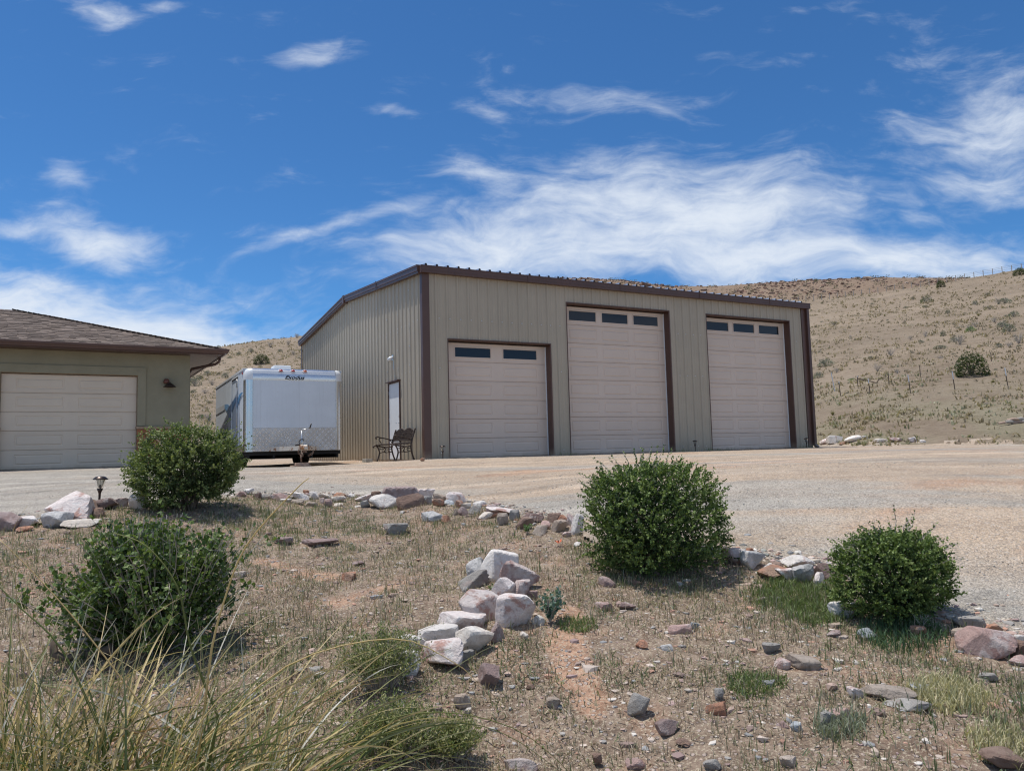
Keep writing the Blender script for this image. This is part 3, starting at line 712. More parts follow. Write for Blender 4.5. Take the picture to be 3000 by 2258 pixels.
for x0_, x1_ in ((.001, XC+.04), (-GW-1.2, -GW-.001)):
    MB().box(x0_-.04 if x0_ > 0 else x0_, x1_ if x0_ > 0 else x1_+.04, -.09, -.001, 1.0, 1.06).build('ledge', M['ledge'], house)
    MB().box(x0_, x1_ if x0_ > 0 else x1_, -.05, -.001, 0, .999).build('wainscot', M['rustpanel'], house)
MB().box(XC+.001, XC+.045, .0, Dd, 0, .999).build('wainscot', M['rustpanel'], house); MB().box(XC+.001, XC+.085, .0, Dd, 1.0, 1.06).build('ledge', M['ledge'], house)
garage_door(house, -GW+.012, -.012, GH-.01, 5, 2, .31, .31, .09, False, 'hdoor')
for x0_, x1_ in ((-.011, -.001), (-GW+.001, -GW+.011)): MB().box(x0_, x1_, .005, .16, 0, GH).build('door_jamb', M['ledge'], house)
MB().box(-GW+.012, -.012, .005, .16, GH-.01, GH-.001).build('door_header', M['ledge'], house)
# roof: hip, 0.32 rise
RS = .318; ex0, ex1, ey0, ey1 = Ld-OH, XC+OH+.3, -OH, Dd+OH
ex1 = XC+.9-.12; hipd = (ey1-ey0)/2
ridge_z = 3.13+RS*hipd
rf = MB(); A0 = (ex0, ey0, 3.13); A1 = (ex1, ey0, 3.13); A2 = (ex1, ey1, 3.13); A3 = (ex0, ey1, 3.13); R0_ = (ex0+hipd, (ey0+ey1)/2, ridge_z); R1_ = (ex1-hipd, (ey0+ey1)/2, ridge_z)
rf.poly([A0, A1, R1_, R0_]); rf.poly([A1, A2, R1_]); rf.poly([A2, A3, R0_, R1_]); rf.poly([A3, A0, R0_]); rf.build('roof_deck', M['dark'], house)
MB().box(ex0, ex1, ey0, ey1, 3.02, 3.035).build('soffit', M['brown'], house)
MB().box(ex0+.001, ex1-.001, ey0-.02, ey0-.001, 3.0, 3.12).build('fascia', M['brown'], house); MB().box(ex1+.001, ex1+.02, ey0, ey1, 3.0, 3.12).build('fascia', M['brown'], house)
# K-shaped gutters
def kg(axis):
    mb = MB(); p = [(0.02, 3.03), (.09, 3.03), (.10, 3.07), (.125, 3.10), (.13, 3.15), (.12, 3.155), (.02, 3.09)]
    if axis == 'f': r0_ = [(ex0, ey0-q[0], q[1]) for q in p]; r1_ = [(ex1+q[0], ey0-q[0], q[1]) for q in p]
    else: r0_ = [(ex1+q[0], ey0-q[0], q[1]) for q in p]; r1_ = [(ex1+q[0], ey1, q[1]) for q in p]
    return mb.prism(r0_, r1_).build('gutter', M['brown'], house)
kg('f'); kg('s')
MB().tube([(ex1+.06, .35, 3.03), (ex1+.05, .37, 2.93), (ex1-.05, .42, 2.86), (XC+.13, .62, 2.72), (XC+.06, .66, 2.6), (XC+.06, .66, .3)], .04, 10).build('downspout', M['brown'], house, smooth=True)
# shingles: every course is a row of separate tabs on the front and right slopes
V = []; Fq = []; C = []
def tab(o_, e, s_, n_, w_, l_, t_, c):
    b = len(V); o_ = np.array(o_)
    for du, dv, dn in ((0, 0, t_), (w_, 0, t_), (w_, l_, .004), (0, l_, .004), (0, 0, 0), (w_, 0, 0)): V.append(o_+e*du+s_*dv+n_*dn); C.append(c)
    Fq.append((b, b+1, b+2, b+3)); Fq.append((b+4, b+5, b+1, b))
k_ = math.hypot(1, RS); sh_rng = np.random.default_rng(3)
shc = np.array([[.150, .118, .098], [.182, .142, .118], [.128, .10, .084], [.165, .132, .114], [.115, .09, .076], [.195, .155, .13]])
for face in (0, 1):
    run = 0.0; k = 0
    while run < hipd*k_-.1:
        hh = run/k_          # horizontal distance in from the eave
        if face == 0: e = np.array([1., 0, 0]); s_ = np.array([0, 1, RS])/k_; st = np.array([ex0+hh, ey0-.04+hh, 3.145+RS*(hh-.04)+.005]); L = (ex1-hh)-(ex0+hh)
        else: e = np.array([0., 1, 0]); s_ = np.array([-1, 0, RS])/k_; st = np.array([ex1+.04-hh, ey0+hh, 3.145+RS*(hh-.04)+.005]); L = (ey1-hh)-(ey0+hh)
        n_ = np.cross(e, s_) if face == 0 else np.cross(s_, e)*-1
        if n_[2] < 0: n_ = -n_
        x = 0
        while x < L:
            w_ = sh_rng.uniform(.12, .34); w_ = min(w_, L-x)
            tab(st+e*x+s_*(sh_rng.uniform(-.006, .004)), e, s_, n_, w_-.006, .30, sh_rng.choice([.012, .02, .026]), shc[sh_rng.integers(0, 6)]*sh_rng.uniform(.85, 1.2)); x += w_
        run += .143; k += 1
me = nmesh('shingles', np.array(V), np.array(Fq), M['vc'], np.array(C)); mobj('shingles', me, house, kind='stuff')
hd_ = np.array([-1, 1, RS]); hl = np.linalg.norm(hd_); hd_ = hd_/hl
me_c = None
for k in range(44):
    p0 = np.array([ex1+.03, ey0-.03, 3.16])+hd_*k*.145; p1 = p0+hd_*.26+np.array([0, 0, -.006])
    mb = MB(); sv_ = np.array([.11, .11, 0])*1.0; l_ = np.array([-.09, -.09, 0]);
    a_ = np.array([.10, .0, -.02]); b_2 = np.array([0, -.10, -.02]); up = np.array([0, 0, .03])
    if me_c is None:
        z3 = np.zeros(3); q0 = z3; q1 = p1-p0
        for s__ in (a_, b_2): mb.prism([q0+up, q0+s__+up*.6, q0+s__, q0], [q1+up*.4, q1+s__+up*.2, q1+s__-up*.3, q1-up*.3])
        me_c = mb.mesh('hip_shingle', mat('hip_cap_shingle', rough=.9, build=lambda t, b, oc: (t.put(b.inputs['Base Color'], t.mix(t.noise(oc, 30, 4), (.10, .075, .06), (.19, .14, .11))),)))
    mobj('hip_shingle', me_c, house, p0)
lamp = empty('barn_light', (.70, 0, 2.2)); lamp.parent = house
lm = MB(); lm.lathe([(0.0, .10), (.05, .095), (.075, .04), (.08, .0), (.06, -.03)], 18, (0, -.05, .06)); lm.build('canopy', mat('dark_copper', (.17, .065, .045), .5, .3), lamp, smooth=True)
lm = MB(); lm.lathe([(.02, .05), (.05, .03), (.16, -.065), (.165, -.075), (.155, -.07), (.045, .015), (0, .03)], 22, (.07, -.17, .0)); lm.build('shade', M['bronze'], lamp, smooth=True)

# ------------------------------------------------------------------ enclosed trailer
TX, TY = -3.92, 2.8; TW, TL, TB, TT = 2.60, 6.1, .31, 2.52
trl = empty('enclosed_trailer', (TX, TY, 0), label='white enclosed cargo trailer with polished nose and blue side graphic parked by the workshop', cat='trailer')
R_ = .20
def zrect(mb, x0, x1, z0, z1, y, t=.01): mb.box(x0, x1, y-t, y, z0, z1); return mb
MB().box(.012, TW-.012, R_+.01, TL, TB, TT-.012).build('body', M['whitebody'], trl)
MB().box(-.0, TW, R_-.0, TL+.02, TT-.011, TT).build('roof_skin', M['white'], trl)
# side skins as separate sheets with a recessed access door on the left side
ys = [R_, 1.05]; MB().box(0, .011, R_, 1.05, TB+.16, TT-.05).build('side_panel', M['whitebody'], trl)
yy = 2.32
while yy < TL-.1:
    MB().box(0, .011, yy+.004, min(yy+1.22, TL), TB+.16, TT-.05).build('side_panel', M['whitebody'], trl); yy += 1.22
MB().box(0, .011, R_, TL, TB, TB+.155).build('side_skirt', M['alu'], trl)
for zc in (TB+.05, TB+.10): MB().box(-.004, -.0, R_, TL, zc, zc+.008).build('skirt_rib', M['steel'], trl)
MB().box(-.012, .0, R_, TL, TT-.049, TT+.004).build('top_rail', M['white'], trl); MB().box(TW, TW+.012, R_, TL, TT-.05, TT+.004).build('top_rail', M['white'], trl)
dr = empty('side_door', (0, 1.05, 0)); dr.parent = trl
MB().box(.003, .0115, .02, 1.25, TB+.16, TT-.165).build('door_panel', M['whitebody'], dr)
fr_ = MB(); fr_.box(-.018, .0, -.02, .012, TB+.14, TT-.10); fr_.box(-.018, .0, 1.255, 1.285, TB+.14, TT-.10); fr_.box(-.022, .0, .0125, 1.2545, TT-.135, TT-.10); fr_.build('door_frame', M['white'], dr)
MB().box(-.012, .004, .0125, 1.2545, TT-.16, TT-.136).build('drip_rail', M['bronze'], dr)
bar_ = MB(); bar_.tube([(-.03, .1, TB+.2), (-.03, .1, TT-.2)], .012, 8); bar_.build('cam_bar', M['steel'], dr, smooth=True)
for z in (TB+.34, TT-.42): MB().box(-.045, -.0, .05, .16, z, z+.10).build('latch', M['steel'], dr)
MB().box(TW-.011, TW, R_, TL, TB, TT-.05).build('side_panel', M['whitebody'], trl)
# front
zrect(MB(), R_+.005, TW-R_-.005, TB+.622, TT-.33, .0, .012).build('front_panel', M['whitebody'], trl)
MB().box(R_, TW-R_, .0, .05, TB, TT-.3).build('front_backing', M['dark'], trl)
def qarc(cx, cy, r, a0, a1, n=10): return [(cx+r*math.cos(a0+(a1-a0)*i/n), cy+r*math.sin(a0+(a1-a0)*i/n)) for i in range(n+1)]
for sx in (0, 1):
    ar = qarc(R_, R_, R_+.004, PI, 1.5*PI) if sx == 0 else qarc(TW-R_, R_, R_+.004, 1.5*PI, 2*PI)
    V_ = []; Fc_ = []
    for x, y in ar: V_ += [(x, y, TB), (x, y, TT-.30)]
    for i in range(len(ar)-1): Fc_.append((2*i, 2*i+2, 2*i+3, 2*i+1))
    mobj('corner_post', nmesh('corner_post', V_, np.array(Fc_), M['alu'], None, True), trl)
    # white moulded cap over the corner: quarter dome following the nose
    V_ = []; Fc_ = []; na, nb = 8, 8; cx_, cy_, cz_ = (R_ if sx == 0 else TW-R_), R_, TT-.28
    rr, hz_ = R_+.012, .28
    for j in range(nb+2):
        if j == 0: zf, rad_ = -.04, 1
        else: t_ = (j-1)/nb*PI/2; zf = math.sin(t_)**.85*hz_; rad_ = math.cos(t_)**.55
        for i in range(na+1):
            a_ = (PI + i/na*PI/2) if sx == 0 else (1.5*PI+i/na*PI/2); V_.append((cx_+rr*rad_*math.cos(a_), cy_+rr*rad_*math.sin(a_), cz_+zf))
    for j in range(nb+1):
        for i in range(na): q = j*(na+1)+i; Fc_.append((q, q+1, q+na+2, q+na+1))
    mobj('corner_cap', nmesh('corner_cap', V_, np.array(Fc_), M['white'], None, True), trl)
nb = 12; V_ = []; Fc_ = []
for i in range(nb+2):
    if i == 0: y, z = .0, TT-.335
    else: t_ = (i-1)/nb*PI/2; y, z = .2-.206*math.cos(t_), TT-.27+.275*math.sin(t_)
    V_ += [(R_-.0, y-.004, z), (TW-R_, y-.004, z)]
for i in range(nb+1): Fc_.append((2*i, 2*i+1, 2*i+3, 2*i+2))
mobj('nose_cap', nmesh('nose_cap', V_, np.array(Fc_), M['alu'], None, True), trl)
rv = MB()
for k in range(60): x = R_+.03+k*(TW-2*R_-.06)/59; rv.box(x-.006, x+.006, -.012, -.004, TT-.328, TT-.316)
for k in range(60):
    z = TB+.03+k*(TT-.34-TB)/59
    for x in (R_+.012, TW-R_-.012): rv.box(x-.006, x+.006, -.018, -.012, z-.006, z+.006)
for i in range(5):
    for j in range(3): x = .42+i*.42; z = TB+.92+j*.33; rv.box(x-.008, x+.008, -.018, -.0121, z-.008, z+.008)
tag(rv.build('rivets', M['steel'], trl), kind='stuff')
# tread plate with raised alternating bars
zrect(MB(), R_+.002, TW-R_-.002, TB+.002, TB+.62, .0, .014).build('tread_plate', M['tread'], trl)
tp = MB(); p_ = .078
for i in range(int((TW-2*R_)/p_)):
    for j in range(8):
        x = R_+.04+i*p_; z = TB+.04+j*p_*.98; s_ = 1 if (i+j) % 2 else -1; l_ = .036
        dx_, dz_ = l_*.7071, l_*.7071*s_; nx, nz = -.011*s_*.7071, .011*.7071
        tp.prism([(x-dx_-nx, -.0142, z-dz_-nz), (x+dx_-nx, -.0142, z+dz_-nz), (x+dx_+nx, -.0142, z+dz_+nz), (x-dx_+nx, -.0142, z-dz_+nz)],
                 [(x-dx_*.8, -.024, z-dz_*.8), (x+dx_*.8, -.024, z+dz_*.8), (x+dx_*.8+nx*.2, -.024, z+dz_*.8+nz*.2), (x-dx_*.8+nx*.2, -.024, z-dz_*.8+nz*.2)])
tag(tp.build('tread_bars', M['bar'], trl), kind='stuff')
for x in (.93, 1.25, 1.57):
    lm = MB(); lm.lathe([(0, .028), (.03, .024), (.05, .01), (.055, 0)], 16); o = lm.build('marker_light', M['amber'] if x > 1.3 else M['amberred'], trl, smooth=True); o.location = (x, .045, TT-.055); o.rotation_euler = (math.radians(48), 0, 0); o.scale = (1, .7, 1)
    bz = MB(); bz.lathe([(.055, .002), (.068, 0), (.068, -.006)], 16); o = bz.build('light_bezel', M['white'], trl); o.location = (x, .043, TT-.056); o.rotation_euler = (math.radians(48), 0, 0); o.scale = (1, .7, 1)
MB().box(-.02, -.001, .32, .40, TT-.15, TT-.09).build('side_marker_light', M['amberred'], trl)
vt = MB(); vt.box(.82, 1.28, .42, .9, TT+.001, TT+.135); vt.build('roof_vent', M['white'], trl, bev=.03)
# maker's lettering on the nose
tc = bpy.data.curves.new('decal', 'FONT'); tc.body = 'Exodus'; tc.size = .135; tc.shear = .35; tc.extrude = .001; tc.offset = .004; tc.space_character = 1.02
to = bpy.data.objects.new('decal_tmp', tc); COL.objects.link(to); bpy.context.view_layer.update()
dm = bpy.data.meshes.new_from_object(to.evaluated_get(bpy.context.evaluated_depsgraph_get())); COL.objects.unlink(to); bpy.data.objects.remove(to)
dm.materials.clear(); dm.materials.append(M['black']); wd_ = max(v.co.x for v in dm.vertices)
o = mobj('lettering', dm, trl, (1.02, -.022, TT-.285)); o.rotation_euler = (PI/2, 0, 0); o.scale = (.53/wd_, 1, 1)
ul = MB(); [ul.box(1.12+k*.085, 1.18+k*.085, -.02, -.014, TT-.309, TT-.301) for k in range(5)]; ul.build('lettering_underline', M['black'], trl)
# graphics on the left side: (y, z) outlines, 2 mm proud
def graphic(nm, pts, m_, x=-.003):
    mb = MB(); mb.prism([(x+.001, p[0], p[1]) for p in pts], [(x, p[0], p[1]) for p in pts]); return mb.build(nm, M[m_], trl)
def sidept(x, y):
    """photo point on the trailer's left side -> local (y, z)"""
    d = px_ray(620+x/6.164, 1070+y/6.166); t = (TX-CAM[0])/d[0]; q = CAM+d*t; return (q[1]-TY, q[2])
graphic('graphic_swoosh', [sidept(*p) for p in ((330, 740), (250, 705), (243, 770), (290, 850), (330, 1000), (352, 900), (388, 800), (430, 680), (418, 610), (360, 690))], 'blue', -.0145)
graphic('graphic_body', [sidept(*p) for p in ((245, 705), (300, 702), (332, 735), (312, 870), (268, 815), (243, 770))], 'blue', -.0155)
graphic('graphic_wing', [sidept(*p) for p in ((400, 660), (418, 610), (448, 570), (484, 572), (470, 610), (440, 650), (405, 750))], 'blue', -.0155)
graphic('graphic_bird', [sidept(*p) for p in ((440, 655), (484, 600), (516, 520), (545, 492), (578, 492), (556, 520), (520, 590), (486, 740), (458, 790), (448, 720))], 'blue', -.0165)
graphic('graphic_band', [sidept(*p) for p in ((85, 790), (245, 706), (240, 805), (80, 900))], 'palegrey', -.0125)
# frame, tongue, jack, wheels
MB().box(.05, TW-.05, .15, TL, TB-.10, TB-.005).build('underframe', M['dark'], trl)
for x in (.1, .75, TW-.85, TW-.15): MB().box(x, x+.05, .15, TL, TB-.2, TB-.101).build('frame_rail', M['dark'], trl)
tg = MB()
for sx in (-1, 1): tg.prism([(1.24+sx*.63, .0, TB+.0), (1.24+sx*.63, .0, TB+.115), (1.24+sx*.55, .0, TB+.115), (1.24+sx*.55, .0, TB+.0)], [(1.24+sx*.075, -1.15, TB+.0), (1.24+sx*.075, -1.15, TB+.115), (1.24+sx*.005, -1.15, TB+.115), (1.24+sx*.005, -1.15, TB+.0)])
tg.build('tongue_frame', M['rustwhite'], trl)
cpl = MB(); cpl.prism([(1.11, -1.16, TB+.01), (1.37, -1.16, TB+.01), (1.35, -1.16, TB+.14), (1.13, -1.16, TB+.14)], [(1.19, -1.48, TB+.03), (1.29, -1.48, TB+.03), (1.27, -1.48, TB+.10), (1.21, -1.48, TB+.10)]); cpl.build('coupler', M['rustwhite'], trl, bev=.01)
MB().tube([(1.16, -1.2, TB+.15), (1.04, -1.2, TB+.13)], .022, 8).build('latch_lever', M['black'], trl)
jx, jy = 1.25, -1.0
jk = MB(); jk.tube([(jx, jy, TB-.1), (jx, jy, TB+.50)], .03, 12); jk.build('jack_tube', M['steel'], trl, smooth=True)
jk = MB(); jk.tube([(jx-.02, jy, -.0), (jx-.02, jy, TB-.11)], .024, 12); jk.build('jack_leg', M['rust'], trl, smooth=True)
jk = MB(); jk.tube([(jx, jy, TB+.50), (jx, jy, TB+.53), (jx+.2, jy-.02, TB+.57)], .011, 8); jk.build('jack_crank', M['steel'], trl, smooth=True)
jk = MB(); jk.tube([(jx+.2, jy-.02, TB+.57), (jx+.235, jy-.02, TB+.68)], .017, 8); jk.build('crank_grip', M['black'], trl, smooth=True)
hk = MB(); hk.tube([(jx-.05, jy-.03, TB+.14), (jx-.08, jy-.03, TB+.22), (jx-.03, jy-.04, TB+.29), (jx+.03, jy-.03, TB+.28), (jx+.03, jy-.03, TB+.24)], .012, 8); hk.build('cable_hook', M['black'], trl, smooth=True)
for s_ in (-1, 1):
    ch = MB()
    for k in range(12):
        t_ = k/11; ang = PI*t_; cx_ = 1.24+s_*(.05+.13*math.sin(ang)*.9+ .02); cz_ = TB+.11-.33*t_*(1-.25*t_); r_ = .017; pl = k % 2
        ring = [(cx_+(r_*math.cos(a_) if pl else 0), -1.49+(0 if pl else r_*math.cos(a_)), cz_+1.5*r_*math.sin(a_)) for a_ in np.linspace(0, 2*PI, 9)]
        ch.tube(ring, .0055, 5)
    ch.build('safety_chain', M['rust'], trl)
MB().box(1.18, 1.30, -1.35, -1.28, TB-.06, TB-.001).build('ball_clamp', M['rust'], trl)
for ax in (3.0, 3.85):
    for x0 in (.28, TW-.52):
        wz = float(hz_ground(TX+x0, TY+ax, False))
        wh = empty('wheel', (x0, ax, wz+.33)); wh.parent = trl; wh.rotation_euler = (0, PI/2, 0)
        ty = MB(); ty.lathe([(.2, -.0), (.27, -.01), (.31, .01), (.33, .04), (.335, .11), (.33, .18), (.31, .21), (.27, .225), (.2, .22)], 28); ty.build('tyre', M['tyre'], wh, smooth=True)
        rm_ = MB(); rm_.lathe([(0, .05), (.06, .05), (.08, .09), (.16, .09), (.2, .03)], 20); rm_.lathe([(.2, .2), (.16, .14), (.08, .14), (.06, .17), (0, .17)], 20); rm_.build('rim', M['white'], wh, smooth=True)
    MB().box(.3, TW-.3, ax-.04, ax+.04, .14, .2).build('axle', M['dark'], trl)
MB().box(TW-.02, TW+.06, 2.5, 4.4, TB+.02, TB+.4).build('fender', M['white'], trl)
# timber under the jack
bz_ = float(hz_ground(TX+jx, TY+jy, False))
wb = MB(); wb.box(-.25, .22, -.13, .13, -.03, .035); o = wb.build('timber_plank', M['woodblock'], None, bev=.006); o.location = (TX+jx-.02, TY+jy, bz_); o.rotation_euler = (0, 0, .06)
tag(o, 'wide flat weathered plank lying on gravel beneath the timber block', 'plank')
wb = MB(); wb.box(-.17, .17, -.07, .07, .036, -bz_-.002); o = wb.build('timber_block', M['woodblock'], None, bev=.006); o.location = (TX+jx, TY+jy, bz_)
tag(o, 'short pinkish timber block standing on a plank under the trailer jack', 'wood block')

# ------------------------------------------------------------------ bench, solar lamps, small things by the workshop
bn = empty('garden_bench', (-.22, .2, float(hz_ground(-.4, .8, False))+.0), math.radians(4), label='bronze cast iron garden bench standing outside the white walk door', cat='bench')
def frame_mesh():
    m_ = MB(); r = .019
    def c(pts, r=.017, n=7):   # smooth polyline in x (outward is -x), z
        P_ = [Vector((p[0], 0, p[1])) for p in pts]; out_ = []
        for i in range(len(P_)-1):
            p0 = P_[max(i-1, 0)]; p1 = P_[i]; p2 = P_[i+1]; p3 = P_[min(i+2, len(P_)-1)]
            for t in (0, .25, .5, .75): out_.append(.5*((2*p1)+(-p0+p2)*t+(2*p0-5*p1+4*p2-p3)*t*t+(-p0+3*p1-3*p2+p3)*t**3))
        out_.append(P_[-1]); m_.tube(out_, r, n)
    c([(.0, 0), (-.07, .18), (-.10, .36), (-.06, .55), (0.0, .74), (.03, .82)], .021)            # rear leg and back post
    c([(-.52, 0), (-.47, .12), (-.45, .25), (-.50, .37), (-.55, .42)], .02)                      # front leg
    c([(-.10, .38), (-.25, .36), (-.42, .385), (-.54, .41), (-.60, .40), (-.62, .375), (-.59, .36)], .019)   # seat rail
    c([(-.055, .56), (-.15, .565), (-.30, .60), (-.42, .62), (-.50, .645), (-.545, .63), (-.54, .595), (-.51, .60)], .017)  # arm
    c([(-.47, .41), (-.40, .44), (-.41, .50), (-.46, .56), (-.42, .61)], .012)
    c([(-.20, .57), (-.14, .54), (-.10, .50), (-.085, .44)], .012)
    c([(-.46, .20), (-.36, .235), (-.25, .225), (-.15, .24), (-.085, .23)], .012)
    c([(-.44, .33), (-.36, .31), (-.30, .34), (-.27, .30), (-.31, .27), (-.28, .235)], .010)
    c([(-.13, .31), (-.18, .33), (-.21, .30), (-.19, .26)], .009)
    return m_.mesh('side_frame', M['iron'], True)
fm = frame_mesh(); BL = 1.22
for y in (0, BL): mobj('side_frame', fm, bn, (0, y, 0))
for k in range(6):
    x = -.56+k*.082; z = .425-.012*math.sin(k/5*PI)
    MB().box(x, x+.058, .01, BL-.01, z-.0, z+.02).build('seat_slat', M['iron'], bn, bev=.004)
tp_ = [Vector((-.02+.04*((zz)/.3), y, zz+.5)) for y, zz in [(t*BL, .22+.07*abs(math.sin(t*PI*2.0))**.8+.05*math.sin(t*PI)) for t in np.linspace(0, 1, 33)]]
MB().tube(tp_, .019, 7).build('top_rail', M['iron'], bn, smooth=True)
MB().tube([(-.065, .0, .53), (-.065, BL, .53)], .014, 7).build('back_rail', M['iron'], bn)
MB().tube([(-.085, .0, .46), (-.085, BL, .46)], .012, 7).build('back_rail', M['iron'], bn)
lt = MB()
for k in range(26):
    t = (k+.5)/26; top = .22+.07*abs(math.sin(t*PI*2))**.8+.05*math.sin(t*PI)
    for s_ in (-1, 1):
        y0_ = t*BL; y1_ = min(max(y0_+s_*.12, .02), BL-.02); t1 = y1_/BL; top1 = .22+.07*abs(math.sin(t1*PI*2))**.8+.05*math.sin(t1*PI)
        lt.tube([(-.063, y0_, .535), (-.045, (y0_+y1_)/2+.01, .5+(top1)*.5), (-.02+.03, y1_, .5+top1)], .009, 4)
    cz_ = .60+.03*math.sin(k*2.1); lt.tube([(-.05, t*BL+.028*math.cos(a_), cz_+.028*math.sin(a_)) for a_ in np.linspace(0, 2*PI, 8)], .008, 4)
for k in range(24):
    t = (k+.5)/24; lt.tube([(-.085, t*BL, .46), (-.065, t*BL+.02, .53)], .006, 4)
lt.build('back_lattice', M['iron'], bn)
def solar(loc, lab, hs=1.0, tilt=(0, 0)):
    s = empty('solar_path_light', loc, label=lab, cat='garden light', group='solar path lights'); s.scale = (hs,)*3; s.rotation_euler = (tilt[0], tilt[1], 0)
    cap = MB(); cap.lathe([(0, .352), (.03, .350), (.055, .342), (.060, .335), (.078, .322), (.082, .314), (.078, .310), (.05, .312), (0, .312)], 24); cap.build('cap', M['bronze'], s, smooth=True)
    ln = MB(); ln.lathe([(.058, .311), (.056, .29), (.046, .24), (.03, .205), (.026, .203)], 20); ln.build('lens', M['lens'], s, smooth=True)
    ci = MB(); ci.lathe([(0, .245), (.018, .24), (.022, .21), (.034, .20), (.022, .175), (.014, .15), (.011, 0), (.006, -.08)], 14); ci.build('stake', M['bronze'], s, smooth=True)
    rb = MB(); [rb.tube([(.058*math.cos(a_), .058*math.sin(a_), .31), (.03*math.cos(a_), .03*math.sin(a_), .205)], .0022, 4) for a_ in np.linspace(0, 2*PI, 9)[:-1]]; rb.build('lantern_ribs', M['bronze'], s)
q = march(290, 1483)
solar(q, 'bronze solar light standing among stones left of the round bush', 1.0, (0, .03))
solar((.32, -.34, float(hz_ground(.32, -.34, False))), 'small solar light in front of the workshop corner left of the shortest door', .95)
solar((8.56, -.3, float(hz_ground(8.6, -.3, False))), 'small solar light between the two tall workshop doors', .95)
solar((13.38, -.3, float(hz_ground(13.4, -.3, False))), 'small solar light beside the downspout at the far workshop corner', .95)
pv = MB(); pv.box(-.10, .10, -.2, .2, -.02, .10); o = pv.build('concrete_block', M['concrete'], None, bev=.006); o.location = (-.3, 3.9, float(hz_ground(-.3, 3.9, False)))
tag(o, 'grey concrete block lying against the ribbed gable wall near the trailer', 'concrete block')

# ------------------------------------------------------------------ stones
import bmesh
def ico(sub):
    bm = bmesh.new(); bmesh.ops.create_icosphere(bm, subdivisions=sub, radius=1.0)
    v = np.array([x.co[:] for x in bm.verts]); f = np.array([[q.index for q in x.verts] for x in bm.faces]); bm.free(); return v, f
ICO = {k: ico(k) for k in (1, 2, 3, 4)}
def rock_shape(V, r_, nplanes=13, ang=1.0, rough=.042):
    N = r_.normal(size=(nplanes, 3)); N /= np.linalg.norm(N, axis=1)[:, None]; N = np.r_[N, [[0, 0, 1], [0, 0, -1]]]
    h = r_.uniform(.40, .92, len(N)); D = V@N.T
    rad = ((np.maximum(D, 0)/h)**22).sum(1)**(-1/22); rad = np.minimum(rad, 1.3)
    n_ = sum(np.sin(V@(r_.normal(size=3)*k)+r_.uniform(0, 6))/k for k in (2.5, 4, 6.5, 9, 13, 18, 26, 37))
    return V*(rad*(1+rough*n_))[:, None]
def terr(x, y): return float(hz_ground(x, y, False)+(small_relief(np.array(x), np.array(y)) if in_garden(np.array(x), np.array(y)) else 0))
def rock(cx, by, w_, h_, kind, label, group, cat='rock', tilt=0.0, deep=.78, sink=.16, lift=0.0, sub=None):
    q = march(cx, by-1)
    if q is None: return
    d = depth_of(q); k = d/F; W_ = w_*k*1.08; H_ = h_*k*1.1
    r_ = np.random.default_rng(int(cx*7+by*13)); V, Fc_ = ICO[sub or (4 if w_ > 60 else 3)]
    P = rock_shape(V, r_, 12 if w_ > 60 else 9)
    ext = P.max(0)-P.min(0); a_ = r_.uniform(-.35, .35)
    # long axis across the view, slightly turned
    base_az = math.atan2(RT[1], RT[0])+a_
    dpt = W_*deep*r_.uniform(.8, 1.1)
    elev = max(.05, -(q-CAM)[2]/np.linalg.norm(q-CAM))
    Hm = max(H_-dpt*elev*.6, H_*.6)*(1+sink)
    P = P/ext*np.array([W_, dpt, Hm]); P[:, 2] -= P[:, 2].min()
    # tilt in the plane of view
    t_ = tilt; x_ = P[:, 0]*math.cos(t_)-P[:, 2]*math.sin(t_); z_ = P[:, 0]*math.sin(t_)+P[:, 2]*math.cos(t_); P[:, 0] = (x_-(x_.max()+x_.min())/2)*W_/np.ptp(x_); P[:, 2] = (z_-z_.min())*Hm/np.ptp(z_)
    f_ = q[:2]-CAM[:2]; f_ = f_/np.linalg.norm(f_)*dpt*.42
    x, y = q[0]+f_[0], q[1]+f_[1]
    me = nmesh('rock', P, Fc_, M['rock_'+kind], None, False)
    o = mobj('rock', me, None, (x, y, terr(x, y)-Hm*sink+lift), label=label, cat=cat, group=group); o.rotation_euler = (0, 0, base_az)
    return o
G1, G2, G3, G4, G5 = ('stones edging the driveway left of the round bush', 'stones edging the driveway between the round bush and the middle bush', 'stones piled in a curving row in the garden',
                      'stones edging the driveway right of the middle bush', 'loose stones lying in the dry grass')
